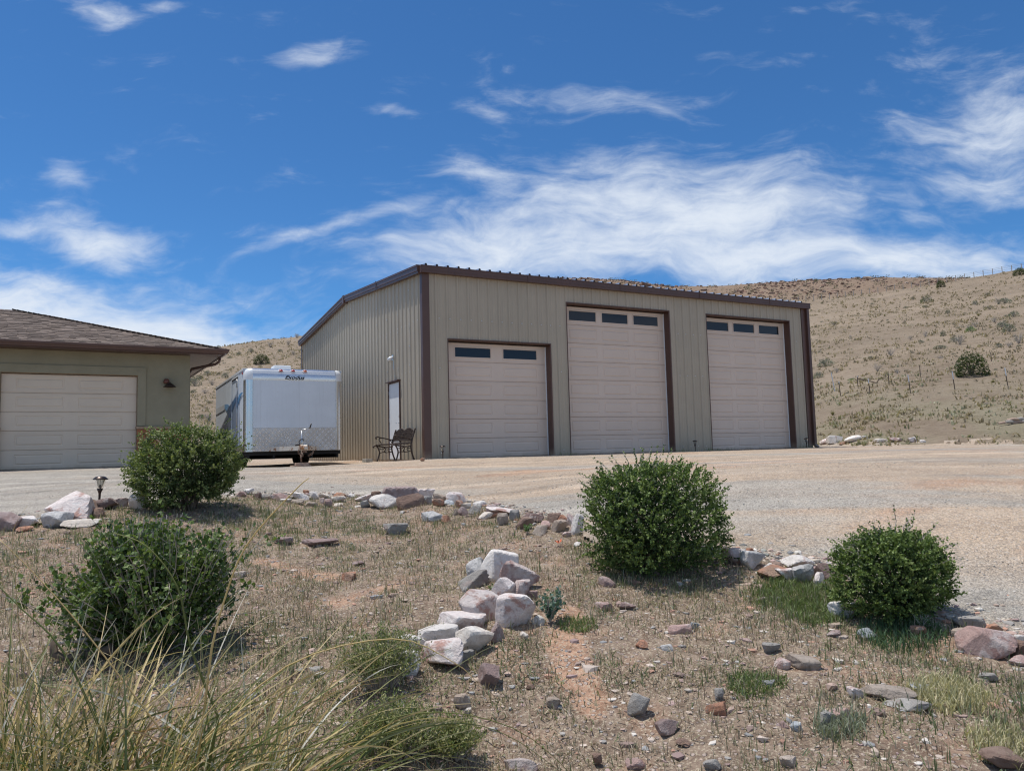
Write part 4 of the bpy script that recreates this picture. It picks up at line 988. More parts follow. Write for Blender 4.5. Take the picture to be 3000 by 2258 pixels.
RK = [
 # left of the round bush
 (15, 1556, 84, 52, 'mauve', 'mauve stone cut off by the left edge of the view', G1, 0), (70, 1546, 86, 34, 'whitepink', 'flat white and pink stone between the leftmost mauve stone and a blue grey one', G1, .05),
 (150, 1546, 88, 46, 'greywhite', 'blue grey stone with white face below the big leaning boulder', G1, -.12), (162, 1528, 92, 46, 'tan', 'tan stone tucked behind the blue grey stone at left', G1, -.25),
 (212, 1530, 134, 80, 'whitepink', 'big white and pink boulder leaning beside the solar light', G1, -.38), (268, 1500, 34, 38, 'brown', 'small brown upright stone touching the solar light stake', G1, .5),
 (318, 1492, 80, 32, 'dark', 'long dark stone with white top right of the solar light', G1, .22), (291, 1517, 36, 26, 'brown', 'small red brown stone below the dark long stone', G1, 0),
 (402, 1494, 50, 44, 'cream', 'upright cream stone against the left side of the round bush', G1, .1), (238, 1549, 100, 20, 'cream', 'low flat cream slab under the leaning boulder', G1, 0),
 (70, 1562, 48, 15, 'salmon', 'small flat salmon stone in grass under the white and pink stone', G1, 0), (352, 1488, 44, 26, 'mauve', 'mauve stone in the red grass tuft beside the cream stone', G1, 0),
 # round bush to middle bush
 (726, 1450, 34, 17, 'white', 'white stone topmost right beside the round bush', G2, .1), (706, 1458, 28, 15, 'pink', 'pinkish stone half under the right side of the round bush', G2, 0),
 (753, 1467, 34, 22, 'dark', 'dark mauve stone second from the round bush', G2, .1), (779, 1465, 28, 18, 'cream', 'cream stone right of the dark mauve one near the round bush', G2, 0),
 (820, 1465, 48, 21, 'pink', 'long mauve pink stone in the thin part of the edging', G2, 0), (836, 1470, 34, 10, 'white', 'thin white stone lying before the long mauve pink stone', G2, 0),
 (879, 1462, 50, 25, 'white', 'large bright white stone, first of the white pair in the edging', G2, -.12), (897, 1446, 20, 10, 'salmon', 'tiny salmon stone perched behind the white pair', G2, 0),
 (920, 1461, 34, 20, 'white', 'square white stone, second of the white pair in the edging', G2, 0), (953, 1462, 32, 16, 'cream', 'cream stone directly right of the white pair', G2, 0),
 (872, 1477, 42, 13, 'tan', 'low tan stone in grass in front of the white pair', G2, .1), (912, 1484, 36, 15, 'tan', 'wide tan stone lowest in front of the square white stone', G2, 0),
 (943, 1475, 15, 16, 'pink', 'small round pink stone under the cream stone', G2, 0), (960, 1487, 24, 22, 'pink', 'upright pink tan stone in front of the edging', G2, 0),
 (995, 1460, 42, 17, 'salmon', 'long salmon stone at the back of the edging', G2, 0), (993, 1473, 40, 16, 'cream', 'flat cream stone before the long salmon stone', G2, 0),
 (992, 1485, 26, 10, 'cream', 'small cream stone lowest under the flat cream stone', G2, 0), (1030, 1461, 20, 12, 'white', 'small white stone right of the long salmon stone', G2, 0),
 (1063, 1471, 46, 19, 'whitepink', 'white spindle shaped stone tilted up to the right', G2, .35), (1102, 1466, 27, 23, 'brown', 'dark red brown stone just left of the grey boulder', G2, 0),
 (1098, 1472, 26, 14, 'salmon', 'salmon stone below the dark red brown one', G2, 0), (1070, 1487, 28, 20, 'grey', 'grey stone below the tilted spindle stone', G2, 0),
 (1128, 1489, 88, 36, 'white', 'large white triangular boulder in front of the grey boulder', G2, 0), (1124, 1457, 20, 16, 'grey', 'grey pink stone touching the top left of the grey boulder', G2, 0),
 (1182, 1482, 106, 54, 'mauve', 'biggest boulder of the driveway edging, grey brown and rounded', G2, 0), (1206, 1495, 80, 40, 'brown', 'brown boulder leaning against the front of the biggest edging boulder', G2, 0),
 (1249, 1463, 50, 27, 'whitepink', 'pale pink block right beside the biggest edging boulder', G2, 0), (1250, 1483, 32, 25, 'grey', 'grey tan stone beneath the pale pink block', G2, 0),
 (1288, 1471, 40, 22, 'tan', 'tan pink stone right of the pale pink block', G2, 0), (1284, 1488, 35, 17, 'salmon', 'salmon stone below the tan pink stone', G2, 0),
 (1338, 1475, 58, 31, 'whitepink', 'large white and pink block midway to the middle bush', G2, -.1), (1313, 1483, 33, 16, 'bluegrey', 'bluish white stone left below the white and pink block', G2, 0),
 (1345, 1490, 24, 22, 'salmon', 'orange red stone under the white and pink block', G2, 0), (1332, 1513, 20, 20, 'tan', 'small upright tan stone lowest under the orange red one', G2, 0),
 (1356, 1511, 37, 24, 'mauve', 'mauve grey stone in front of the orange red one', G2, 0), (1364, 1490, 31, 15, 'cream', 'small cream stone right of the orange red one', G2, 0),
 (1391, 1506, 40, 27, 'grey', 'dark grey stone left below the long slab', G2, 0), (1404, 1483, 38, 15, 'white', 'flat white stone above the dark grey stone', G2, 0),
 (1423, 1522, 42, 20, 'cream', 'cream stone lowest below the dark grey stone', G2, -.1), (1439, 1512, 34, 29, 'pink', 'pink tan stone under the upper end of the long slab', G2, 0),
 (1478, 1514, 104, 26, 'whitepink', 'long pinkish white slab lying slanted on the edging', G2, -.42), (1472, 1543, 34, 33, 'tan', 'round tan grey stone below the long slab', G2, 0),
 (1458, 1517, 36, 20, 'salmon', 'tan orange stone beneath the middle of the long slab', G2, 0), (1507, 1528, 30, 30, 'grey', 'greenish grey stone at the lower end of the long slab', G2, 0),
 (1541, 1553, 54, 34, 'brown', 'brown mauve stone right of the round tan grey one', G2, -.2), (1563, 1532, 62, 21, 'dark', 'dark flat stone behind the brown mauve one', G2, -.1),
 (1584, 1567, 42, 25, 'tan', 'tan stone sitting lowest in front of the dark flat one', G2, 0), (1600, 1553, 30, 25, 'pink', 'pinkish stone in the gap right of the dark flat stone', G2, 0),
 (1625, 1529, 40, 27, 'brown', 'brown tan stone at the back near the middle bush', G2, 0), (1639, 1558, 50, 31, 'tan', 'tan grey stone in front near the middle bush', G2, 0),
 (1648, 1530, 34, 24, 'salmon', 'red brown stone left behind the leaning white stone', G2, 0), (1674, 1545, 24, 36, 'pink', 'narrow upright pink stone beside the leaning white stone', G2, .3),
 (1690, 1562, 42, 58, 'white', 'tall white stone leaning against the left of the middle bush', G2, -.35), (1661, 1572, 28, 16, 'pink', 'small pink stone at the foot of the leaning white stone', G2, 0),
 (1268, 1532, 62, 28, 'greywhite', 'grey and white stone lying alone in grass before the edging', G2, -.1), (1307, 1534, 28, 18, 'salmon', 'salmon stone right beside the lone grey and white stone', G2, 0),
 (1163, 1570, 68, 34, 'grey', 'round grey tan stone half buried in the grass below the boulders', G5, 0), (934, 1612, 102, 21, 'mauve', 'long flat mauve stone half buried right of its smaller twin', G5, 0),
 (829, 1601, 60, 18, 'mauve', 'smaller flat mauve stone half buried near the left bush', G5, 0),
 # garden pile, from far to near
 (1530, 1757, 50, 54, 'pink', 'mauve stone wedged between the leaning slab and the pink block', G3, 0), (1557, 1757, 36, 28, 'mauve', 'small mauve stone right behind the pile near the leafy weed', G3, 0),
 (1398, 1692, 62, 52, 'greywhite', 'blue grey slab at the top left of the stone pile', G3, .2), (1522, 1736, 112, 88, 'pink', 'large tan pink slab leaning on the right of the pile top', G3, -.6),
 (1462, 1706, 112, 92, 'white', 'biggest white boulder crowning the stone pile', G3, -.3), (1388, 1730, 92, 56, 'grey', 'greenish grey block below the blue grey slab', G3, .3),
 (1482, 1759, 80, 60, 'whitepink', 'pink tan block under the tan pink slab', G3, -.1), (1508, 1840, 112, 90, 'whitepink', 'large pink and white boulder on the right of the mid pile', G3, 0),
 (1458, 1882, 50, 54, 'mauve', 'grey mauve stone under the large pink and white boulder', G3, 0), (1412, 1824, 118, 84, 'whitepink', 'white boulder with reddish underside left of the large pink and white one', G3, -.08),
 (1364, 1858, 158, 64, 'whitepink', 'long white pink boulder pointing left mid pile', G3, -.18), (1320, 1846, 46, 24, 'tan', 'small tan stone beneath the tip of the long boulder', G3, 0),
 (1388, 1914, 112, 78, 'cream', 'cream white boulder below the long boulder', G3, -.35), (1292, 1886, 114, 50, 'white', 'bright white boulder left of the cream white one', G3, .12),
 (1206, 1908, 90, 50, 'white', 'white rounded boulder at the left end of the pile', G3, 0), (1290, 1962, 150, 86, 'whitepink', 'big angular pink mauve boulder at the near end of the pile', G3, .1),
 (1197, 1984, 74, 66, 'greywhite', 'white and grey boulder lowest at left behind the broom shrub', G3, 0), (1367, 1940, 46, 31, 'grey', 'small tan grey stone standing right of the angular boulder', G3, .1),
 (1433, 2012, 68, 62, 'mauve', 'mauve grey slab half buried in soil right of the pile end', G3, -.6), (1355, 2067, 48, 37, 'tan', 'tan stone alone beside the yellow green broom shrub', G5, 0),
 (1577, 1834, 38, 28, 'cream', 'cream white stone below the leafy blue green weed', G5, -.3), (1536, 1873, 24, 22, 'cream', 'small cream stone in grass right of the pile', G5, 0),
 # right of the middle bush
 (2151, 1660, 56, 42, 'pink', 'pink tan stone nearest the right side of the middle bush', G4, 0), (2196, 1631, 22, 18, 'salmon', 'small orange stone perched on the gravel edge', G4, 0),
 (2208, 1680, 70, 54, 'greywhite', 'grey white boulder second from the middle bush', G4, -.2), (2251, 1680, 30, 26, 'white', 'small white stone right of the grey white boulder', G4, 0),
 (2278, 1679, 38, 28, 'brown', 'brown mauve stone behind the reddish slab', G4, 0), (2270, 1710, 88, 38, 'salmon', 'red brown slab lying before the flat white stone', G4, .08),
 (2305, 1713, 64, 36, 'whitepink', 'pink and white stone under the left of the flat white stone', G4, 0), (2340, 1672, 92, 34, 'white', 'long flat white stone lying on top of the right hand heap', G4, .12),
 (2353, 1720, 60, 58, 'greywhite', 'round upright grey white boulder in the right hand heap', G4, .3), (2390, 1692, 40, 30, 'pink', 'pink stone beside the end of the flat white stone', G4, 0),
 (2398, 1723, 42, 40, 'whitepink', 'pink white stone right of the round upright boulder', G4, 0), (2430, 1710, 66, 54, 'dark', 'purple brown slab leaning beside the right bush', G4, -.5),
 (2468, 1812, 76, 48, 'white', 'bright white block alone left of the right bush', G4, 0), (2845, 1852, 98, 44, 'grey', 'grey mauve flat boulder right of the right bush', G4, 0),
 (2897, 1858, 66, 30, 'salmon', 'orange pink stone behind the big purple red boulder', G4, 0), (2896, 1934, 148, 88, 'pink', 'big purple red boulder near the right edge of the view', G4, -.15),
 (2985, 1926, 52, 48, 'brown', 'brown block cut off by the right edge of the view', G4, 0), (2994, 1888, 46, 26, 'white', 'white stone behind the brown block at the right edge', G4, 0),
 (2990, 1954, 66, 32, 'pink', 'flat pink slab below the brown block at the right edge', G4, 0), (2811, 1872, 46, 26, 'tan', 'grey tan stone left below the grey mauve flat boulder', G4, 0),
 # loose stones lower right
 (2540, 1864, 50, 31, 'bluegrey', 'blue grey triangular stone in grass below the right bush', G5, .1), (2690, 1870, 44, 31, 'salmon', 'red tan stone in shade below the right bush', G5, 0),
 (2442, 1862, 46, 22, 'mauve', 'grey mauve flat stone below the bright white block', G5, 0), (2355, 1964, 90, 42, 'tan', 'long rounded tan brown stone in the lower right grass', G5, -.1),
 (2292, 1952, 44, 30, 'pink', 'tan mauve stone touching the long rounded tan brown one', G5, 0), (2508, 2047, 46, 34, 'whitepink', 'small white and pink stone left of the wide flat slab', G5, -.2),
 (2600, 2060, 138, 50, 'tan', 'wide flat brown grey slab in the lower right', G5, 0), (2652, 2088, 110, 34, 'grey', 'grey brown slab in front of the wide flat slab', G5, -.05),
 (2422, 2124, 48, 46, 'grey', 'upright grey stone left of the mauve red one', G5, -.3), (2462, 2107, 64, 36, 'pink', 'flat mauve red stone right of the upright grey one', G5, 0),
 (2335, 2139, 32, 27, 'bluegrey', 'small round blue grey stone near the bottom', G5, 0), (2292, 2129, 34, 19, 'pink', 'small pink stone left above the round blue grey one', G5, 0),
 (2312, 2256, 50, 34, 'tan', 'tan brown stone at the bottom edge right of centre', G5, 0), (2945, 2262, 126, 56, 'brown', 'red brown boulder in the bottom right corner', G5, 0),
 (2260, 1907, 50, 27, 'grey', 'flat grey stone left of the long rounded tan brown one', G5, 0), (2700, 2024, 82, 20, 'bluegrey', 'thin blue grey slab behind the straw coloured tuft', G5, 0),
 (2895, 1987, 46, 21, 'grey', 'grey stone in grass under the big purple red boulder', G5, 0), (1872, 2095, 66, 64, 'grey', 'angular grey stone alone in the lower middle', G5, -.3),
 (2104, 2095, 64, 40, 'salmon', 'bright salmon stone in the lower middle', G5, -.15), (2108, 2050, 26, 33, 'grey', 'small upright grey stone behind the bright salmon one', G5, 0),
 (1953, 2140, 66, 42, 'mauve', 'mauve brown stone between the angular grey and salmon stones', G5, 0), (2088, 2262, 50, 34, 'grey', 'grey pink pointed stone at the bottom edge', G5, .3),
 (1750, 2240, 28, 37, 'brown', 'small upright brown stone near the bottom centre', G5, .2), (1622, 2077, 40, 26, 'tan', 'tan pink stone right of the broom shrub', G5, 0),
 (1768, 1785, 48, 26, 'pink', 'pink mauve stone in grass below the middle bush', G5, 0), (1838, 1790, 48, 22, 'mauve', 'flat mauve stone right of the pink mauve one below the bush', G5, 0),
 (1778, 1729, 54, 29, 'mauve', 'mauve stone at the lower left foot of the middle bush', G5, -.2), (1993, 1863, 66, 30, 'pink', 'pink mauve low stone in open grass mid right', G5, 0),
 (2036, 1842, 27, 18, 'bluegrey', 'small blue grey stone beside the pink mauve low one', G5, -.2), (1880, 1907, 34, 20, 'salmon', 'small salmon stone in open grass right of the orange trail', G5, 0),
 (1953, 1914, 40, 18, 'greywhite', 'small pale grey stone in open grass', G5, 0), (2003, 2180, 44, 22, 'brown', 'flat brown stone low in the middle right', G5, 0),
 (1862, 2257, 56, 32, 'pink', 'pink tan stone at the bottom edge', G5, 0), (1528, 2264, 96, 52, 'pink', 'pink boulder at the bottom edge below the drooping blades', G5, 0),
 (1554, 2021, 24, 16, 'brown', 'tiny brown stone right of the half buried slab', G5, 0), (700, 1692, 40, 20, 'tan', 'flat tan stone right of the foreground bush', G5, 0),
 (1020, 1700, 42, 26, 'salmon', 'small rounded salmon stone on the bare patch', G5, 0), (1325, 1640, 26, 12, 'tan', 'small tan stone above the blue grey slab', G5, 0),
 (1050, 1660, 40, 14, 'mauve', 'thin mauve stone in the middle of the dry grass', G5, 0), (1690, 1596, 26, 12, 'white', 'small white stone lying at the left foot of the middle bush', G5, 0),
 (1930, 1690, 34, 18, 'mauve', 'mauve stone in shade under the middle bush', G5, 0), (2232, 1760, 46, 16, 'mauve', 'flat mauve stone in grass right of the middle bush', G5, 0),
 (1238, 1352, 14, 9, 'salmon', 'small pale stone on gravel at the foot of the workshop corner', G5, 0),
]
for cx, by, w_, h_, kd, lab, grp, tl in RK: rock(cx, by, w_, h_, kd, lab, grp, tilt=tl)
# broken pale bank right of the workshop
for i, (cx, by, w_, h_, kd, lab) in enumerate([(2418, 1303, 34, 14, 'whitepink', 'pale pink lump nearest the workshop in the broken bank'), (2446, 1301, 40, 22, 'white', 'tallest white lump of the broken bank behind the gravel yard'),
    (2502, 1296, 46, 17, 'white', 'wide white lump left of the middle of the broken bank'), (2538, 1286, 22, 7, 'white', 'small white stone in grass above the broken bank'), (2585, 1297, 40, 10, 'cream', 'low cream lump in the broken bank'),
    (2625, 1296, 46, 12, 'pink', 'dark pink hollow lump in the broken bank'), (2675, 1296, 26, 13, 'whitepink', 'pointed pink white lump at the right end of the broken bank'), (2703, 1297, 16, 7, 'white', 'last small white stone of the broken bank'),
    (2470, 1304, 24, 8, 'salmon', 'flat salmon lump before the tallest white lump')]):
    rock(cx, by, w_, h_, kd, lab, 'pale broken bank right of the workshop', sink=.1)
# small stones too many to count
def scatter(n, r0, r1, a0, a1, want_garden, pw=1.0):
    a_ = np.radians(rng.uniform(a0, a1, n)); r_ = r0+(r1-r0)*rng.random(n)**pw; x = CAM[0]+r_*np.sin(a_); y = CAM[1]+r_*np.cos(a_)
    k = in_garden(x, y) == want_garden; return x[k], y[k]
def stones(x, y, size, cols, nm, label, zoff=0.0, garden=True, cat=None):
    V, Fc_ = ICO[1]; n = len(x); z = hz_ground(x, y, False)+(small_relief(x, y) if garden else 0)+zoff
    base = [rock_shape(V, np.random.default_rng(k), 9, 1.0, .05) for k in range(12)]; B_ = np.array(base)[rng.integers(0, 12, n)]
    s_ = size[:, None, None]*np.stack([rng.uniform(.7, 1.3, n), rng.uniform(.6, 1.1, n), rng.uniform(.3, .75, n)], -1)[:, None, :]
    P = B_*s_*.5; a_ = rng.uniform(0, 2*PI, n); c_, s2 = np.cos(a_)[:, None], np.sin(a_)[:, None]
    P = np.stack([P[..., 0]*c_-P[..., 1]*s2+x[:, None], P[..., 0]*s2+P[..., 1]*c_+y[:, None], P[..., 2]+z[:, None]+size[:, None]*.05], -1)
    ci = cols[rng.integers(0, len(cols), n)]*rng.uniform(.75, 1.2, (n, 1)); C_ = np.repeat(ci[:, None], len(V), 1)
    Fa = (Fc_[None]+(np.arange(n)*len(V))[:, None, None]).reshape(-1, 3)
    mobj(nm, nmesh(nm, P.reshape(-1, 3), Fa, M['vc'], C_.reshape(-1, 3)), kind='stuff', label=label)
PAL = np.array([[.40, .30, .25], [.46, .37, .30], [.30, .22, .19], [.34, .32, .30], [.50, .42, .36], [.45, .27, .20], [.27, .27, .27], [.52, .48, .43], [.36, .26, .24]])
x, y = scatter(14000, 2.4, 11.5, -12, 72, True, .8); s_ = np.exp(rng.normal(-3.6, .55, len(x))); stones(x, y, np.clip(s_, .012, .11), PAL, 'small_stones', 'small loose stones scattered in the dry garden', -.003)
x, y = scatter(10000, 3.6, 13, -14, 74, False, .75); GP = np.array([[.36, .37, .34], [.45, .44, .41], [.26, .26, .25], [.50, .44, .36], [.58, .55, .50], [.42, .33, .25]])
stones(x, y, rng.uniform(.008, .026, len(x)), GP, 'gravel_stones', 'loose gravel stones on the driveway', -.002, False)
# coarse gravel spill along the edge and next to the walls
a_ = rng.uniform(-16, 76, 5200); rr_ = edge_r(a_)+np.abs(rng.normal(0, .22, 5200))+.0; x = CAM[0]+rr_*np.sin(np.radians(a_)); y = CAM[1]+rr_*np.cos(np.radians(a_))
stones(x, y, np.where(rng.random(len(x)) < .1, rng.uniform(.045, .10, len(x)), rng.uniform(.012, .045, len(x))), np.r_[PAL*1.25, PAL, GP], 'edge_gravel', 'coarse gravel gathered along the stone edging', 0, False)
x = rng.uniform(-.3, 14, 1500); y = -rng.uniform(.05, .5, 1500)**1.0; x2 = -rng.uniform(.05, .45, 900); y2 = rng.uniform(0, 12, 900)
stones(np.r_[x, x2], np.r_[y, y2], rng.uniform(.015, .05, 2400), np.array([[.6, .54, .48], [.5, .4, .33], [.42, .34, .28], [.66, .62, .57]]), 'wall_gravel', 'pale coarse gravel along the foot of the workshop walls', -.005, False)

# ------------------------------------------------------------------ grass
def blades(x, y, z, L, az_, lean, wd_, col, tipmul=None):
    """n bent blades, three triangles each -> verts, faces, colours"""
    n = len(x); d = np.stack([np.cos(az_), np.sin(az_), 0*az_], -1); s_ = np.stack([-np.sin(az_), np.cos(az_), 0*az_], -1)*wd_[:, None]*.5
    tw = rng.uniform(-1, 1, n)[:, None]; s_ = s_*np.abs(np.cos(tw*1.2))+d*(wd_*.5)[:, None]*np.sin(tw*1.2)
    b = np.stack([x, y, z], -1); up = np.array([0, 0, 1.0])
    m = b+d*(np.sin(lean*.6)*L*.55)[:, None]+up*(np.cos(lean*.6)*L*.55)[:, None]
    t = m+d*(np.sin(lean*1.35)*L*.45)[:, None]+up*(np.cos(lean*1.35)*L*.45)[:, None]
    V = np.stack([b-s_, b+s_, m-s_*.8, m+s_*.8, t], 1); Fc_ = np.array([[0, 1, 3], [0, 3, 2], [2, 3, 4]])
    F_ = (Fc_[None]+(np.arange(n)*5)[:, None, None]).reshape(-1, 3)
    C_ = np.repeat(col[:, None], 5, 1); return V.reshape(-1, 3), F_, C_.reshape(-1, 3)
STRAW = np.array([[.41, .345, .26], [.56, .49, .375], [.34, .275, .205], [.23, .175, .135], [.40, .34, .265], [.30, .26, .195]])
GREEN = np.array([[.125, .165, .07], [.16, .195, .085], [.20, .23, .11], [.26, .27, .15], [.14, .19, .115]])
PURP = np.array([[.36, .22, .17], [.30, .20, .16]])
def turf(n, r0, r1, a0, a1, per, Lr, wr, greenf, nm, lab, pw=.75, mask=None, lie=.35, sp=.045):
    x, y = scatter(n, r0, r1, a0, a1, True, pw)
    if mask is not None: k = mask(x, y); x = x[k]; y = y[k]
    m = len(x); gf = greenf(x, y); isg = rng.random(m) < gf; isp = rng.random(m) < .06
    c0 = np.where(isg[:, None], GREEN[rng.integers(0, 5, m)], STRAW[rng.integers(0, 6, m)]); c0 = np.where((isp & ~isg)[:, None], PURP[rng.integers(0, 2, m)], c0)
    X_ = np.repeat(x, per)+rng.normal(0, sp, m*per); Y_ = np.repeat(y, per)+rng.normal(0, sp, m*per)
    Z_ = hz_ground(X_, Y_, False)+small_relief(X_, Y_)-.006
    c = np.repeat(c0, per, 0)*rng.uniform(.7, 1.25, (m*per, 1)); dead = (rng.random(m*per) < .3)[:, None]; c = np.where(dead, STRAW[rng.integers(0, 6, m*per)], c)
    hs = np.repeat(rng.uniform(.5, 1.35, m)*np.where(isg, 1.1, .9), per)
    L = rng.uniform(*Lr, m*per)*hs; lean = np.abs(rng.normal(.25, .35, m*per)); flat = rng.random(m*per) < lie; lean = np.where(flat, rng.uniform(1.1, 1.5, m*per), lean)
    V, F_, C_ = blades(X_, Y_, Z_, L, rng.uniform(0, 2*PI, m*per), lean, rng.uniform(*wr, m*per), c)
    mobj(nm, nmesh(nm, V, F_, M['grass'], C_), kind='stuff', label=lab)
def px_patch(x, y, spots):
    """density of green: spots given as (photo x, photo y, radius m, strength)"""
    g = np.zeros(len(x))
    for px_, py_, rad_, st in spots:
        q = march(px_, py_); g = np.maximum(g, st*np.exp(-((x-q[0])**2+(y-q[1])**2)/rad_**2))
    return g
GSP = [(850, 1510, .9, .85), (760, 1530, .8, .9), (1000, 1540, .8, .8), (1180, 1530, .6, .6), (900, 1560, .8, .8), (1400, 1560, .6, .4), (560, 1560, .9, .6), (300, 1560, 1.0, .8), (100, 1590, 1.0, .8), (0, 1650, .8, .7), (250, 1620, .8, .7), (700, 1620, .8, .5), (1000, 1600, .7, .4),
       (2330, 1745, .3, 1), (2400, 1790, .33, 1), (2280, 1770, .2, .8), (2620, 1850, .35, .9), (2750, 1880, .35, .9), (2200, 1995, .14, 1), (2240, 2000, .1, .9), (2620, 2240, .25, .8), (2800, 1960, .5, .55), (2900, 2020, .5, .5),
       (1730, 1630, .3, .7), (1850, 1690, .4, .8), (1990, 1710, .4, .7), (700, 1900, .45, .8), (800, 1950, .45, .8), (900, 1930, .35, .6), (1740, 1800, .2, .6), (1350, 1600, .3, .3), (2100, 1720, .3, .5), (2990, 2150, .3, .4), (900, 2100, .5, .5), (300, 1950, .5, .4)]
def greenness(x, y): return np.clip(px_patch(x, y, GSP)+.18+.6*sstep(fbm(x*1.1, y*1.1, 3, 71), .5, .75), 0, 1)
def notrail(x, y):
    m = np.ones(len(x), bool)
    for (a, b, wd__) in TRAILS:
        ax, ay, bx, by_ = a[0], a[1], b[0], b[1]; t = np.clip(((x-ax)*(bx-ax)+(y-ay)*(by_-ay))/((bx-ax)**2+(by_-ay)**2), 0, 1)
        m &= (np.hypot(x-(ax+t*(bx-ax)), y-(ay+t*(by_-ay))) > wd__*.8) | (rng.random(len(x)) < .12)
    return m & (rng.random(len(x)) < .26+1.2*sstep(fbm(x*2.2, y*2.2, 3, 73), .40, .58))
turf(27000, 2.4, 11.6, -14, 74, 9, (.02, .08), (.0035, .008), greenness, 'dry_grass', 'short dry straw grass and litter over the garden', .8, notrail, .62, .05)
turf(5200, 3.0, 11.6, -14, 74, 12, (.04, .11), (.003, .006), lambda x, y: np.clip(px_patch(x, y, GSP)*1.1+.1, 0, 1), 'grass_tufts', 'taller tufts of grass among the stones', .85, lambda x, y: rng.random(len(x)) < .08+.4*sstep(fbm(x*1.6, y*1.6, 3, 75), .45, .65)+px_patch(x, y, GSP)*.9, .15, .03)
# weeds along the foot of the workshop front
xw = np.concatenate([rng.normal(c_, .25, 60) for c_ in (4.1, 8.1, 9.2, 9.9, 13.5)]); yw = -rng.uniform(.06, .3, len(xw)); zw = hz_ground(xw, yw, False)-.01
V, F_, C_ = blades(xw, yw, zw, rng.uniform(.04, .13, len(xw)), rng.uniform(0, 2*PI, len(xw)), np.abs(rng.normal(.4, .3, len(xw))), rng.uniform(.006, .012, len(xw)), GREEN[rng.integers(0, 5, len(xw))]*1.1)
mobj('weeds', nmesh('weeds', V, F_, M['grass'], C_), kind='stuff', label='sparse green weeds along the foot of the workshop doors')
# dense fresh green patches
def patch(px_, py_, rad_, n, L, cat_, lab, cols=GREEN):
    q = march(px_, py_); a_ = rng.uniform(0, 2*PI, n); r_ = rad_*np.sqrt(rng.random(n))*rng.uniform(.75, 1.1, n); x = q[0]+r_*np.cos(a_)*1.25; y = q[1]+r_*np.sin(a_)
    z = hz_ground(x, y, False)+small_relief(x, y)-.005; c = cols[rng.integers(0, len(cols), n)]*rng.uniform(.7, 1.3, (n, 1))
    V, F_, C_ = blades(x, y, z, rng.uniform(L*.5, L*1.2, n), rng.uniform(0, 2*PI, n), np.abs(rng.normal(.55, .4, n)), rng.uniform(.0035, .008, n), c)
    o = mobj('green_patch', nmesh('green_patch', V, F_, M['grass'], C_), label=lab, cat=cat_); return o
FRESH = np.array([[.15, .21, .07], [.19, .25, .09], [.22, .27, .12], [.18, .2, .1]])
patch(2345, 1745, .34, 3200, .075, 'grass', 'lush green grass patch in front of the right hand stone heap', FRESH)
patch(2400, 1795, .22, 1500, .07, 'grass', 'smaller green grass patch left of the bright white block', FRESH)
patch(2215, 1998, .15, 1100, .045, 'grass', 'small round green mat of grass in the lower right', FRESH)
patch(1690, 1830, .12, 500, .05, 'grass', 'narrow green grass streak beside the orange trail', FRESH)
patch(2640, 1862, .25, 900, .10, 'grass', 'bluish green grass growing in shade below the right bush', np.array([[.08, .14, .07], [.1, .17, .09], [.07, .12, .05]]))
patch(2780, 2040, .2, 1500, .085, 'grass', 'straw coloured dome of fine dry grass in the lower right', np.array([[.52, .47, .30], [.6, .54, .36], [.4, .38, .22]]))
patch(2950, 2200, .16, 900, .075, 'grass', 'pale dry grass dome near the bottom right corner', np.array([[.52, .47, .30], [.6, .54, .36], [.4, .38, .22]]))
patch(2460, 2130, .12, 500, .09, 'grass', 'grey green tuft beside the upright grey stone', np.array([[.25, .28, .2], [.3, .32, .24]]))

# ------------------------------------------------------------------ leafy bushes
def leaves(P, D, size, col, fold=.35, asp=.75):
    """diamond leaves with a folded midrib: P base, D direction"""
    n = len(P); D = D/np.linalg.norm(D, axis=1)[:, None]; r_ = rng.normal(size=(n, 3)); S = np.cross(D, r_); S /= np.linalg.norm(S, axis=1)[:, None]; N = np.cross(S, D)
    s_ = size[:, None]; mid = P+D*s_*.5; tip = P+D*s_; l_ = mid+S*s_*asp*.5+N*s_*fold*.3; r2 = mid-S*s_*asp*.5+N*s_*fold*.3
    V = np.stack([P, l_, tip, r2], 1); F_ = (np.array([[0, 1, 2], [0, 2, 3]])[None]+(np.arange(n)*4)[:, None, None]).reshape(-1, 3)
    return V.reshape(-1, 3), F_, np.repeat(col[:, None], 4, 1).reshape(-1, 3)
def lump(d, sd, amp=.34):
    r_ = np.random.default_rng(sd); s_ = 0
    for k in (1.5, 2.5, 4, 6, 9, 13): v = r_.normal(size=3); v /= np.linalg.norm(v); s_ = s_+np.sin(d@(v*k)+r_.uniform(0, 6))/k**.75
    return 1+amp*s_/2
LG = np.array([[.085, .135, .036], [.11, .165, .045], [.15, .21, .06], [.045, .08, .024], [.21, .275, .085]])
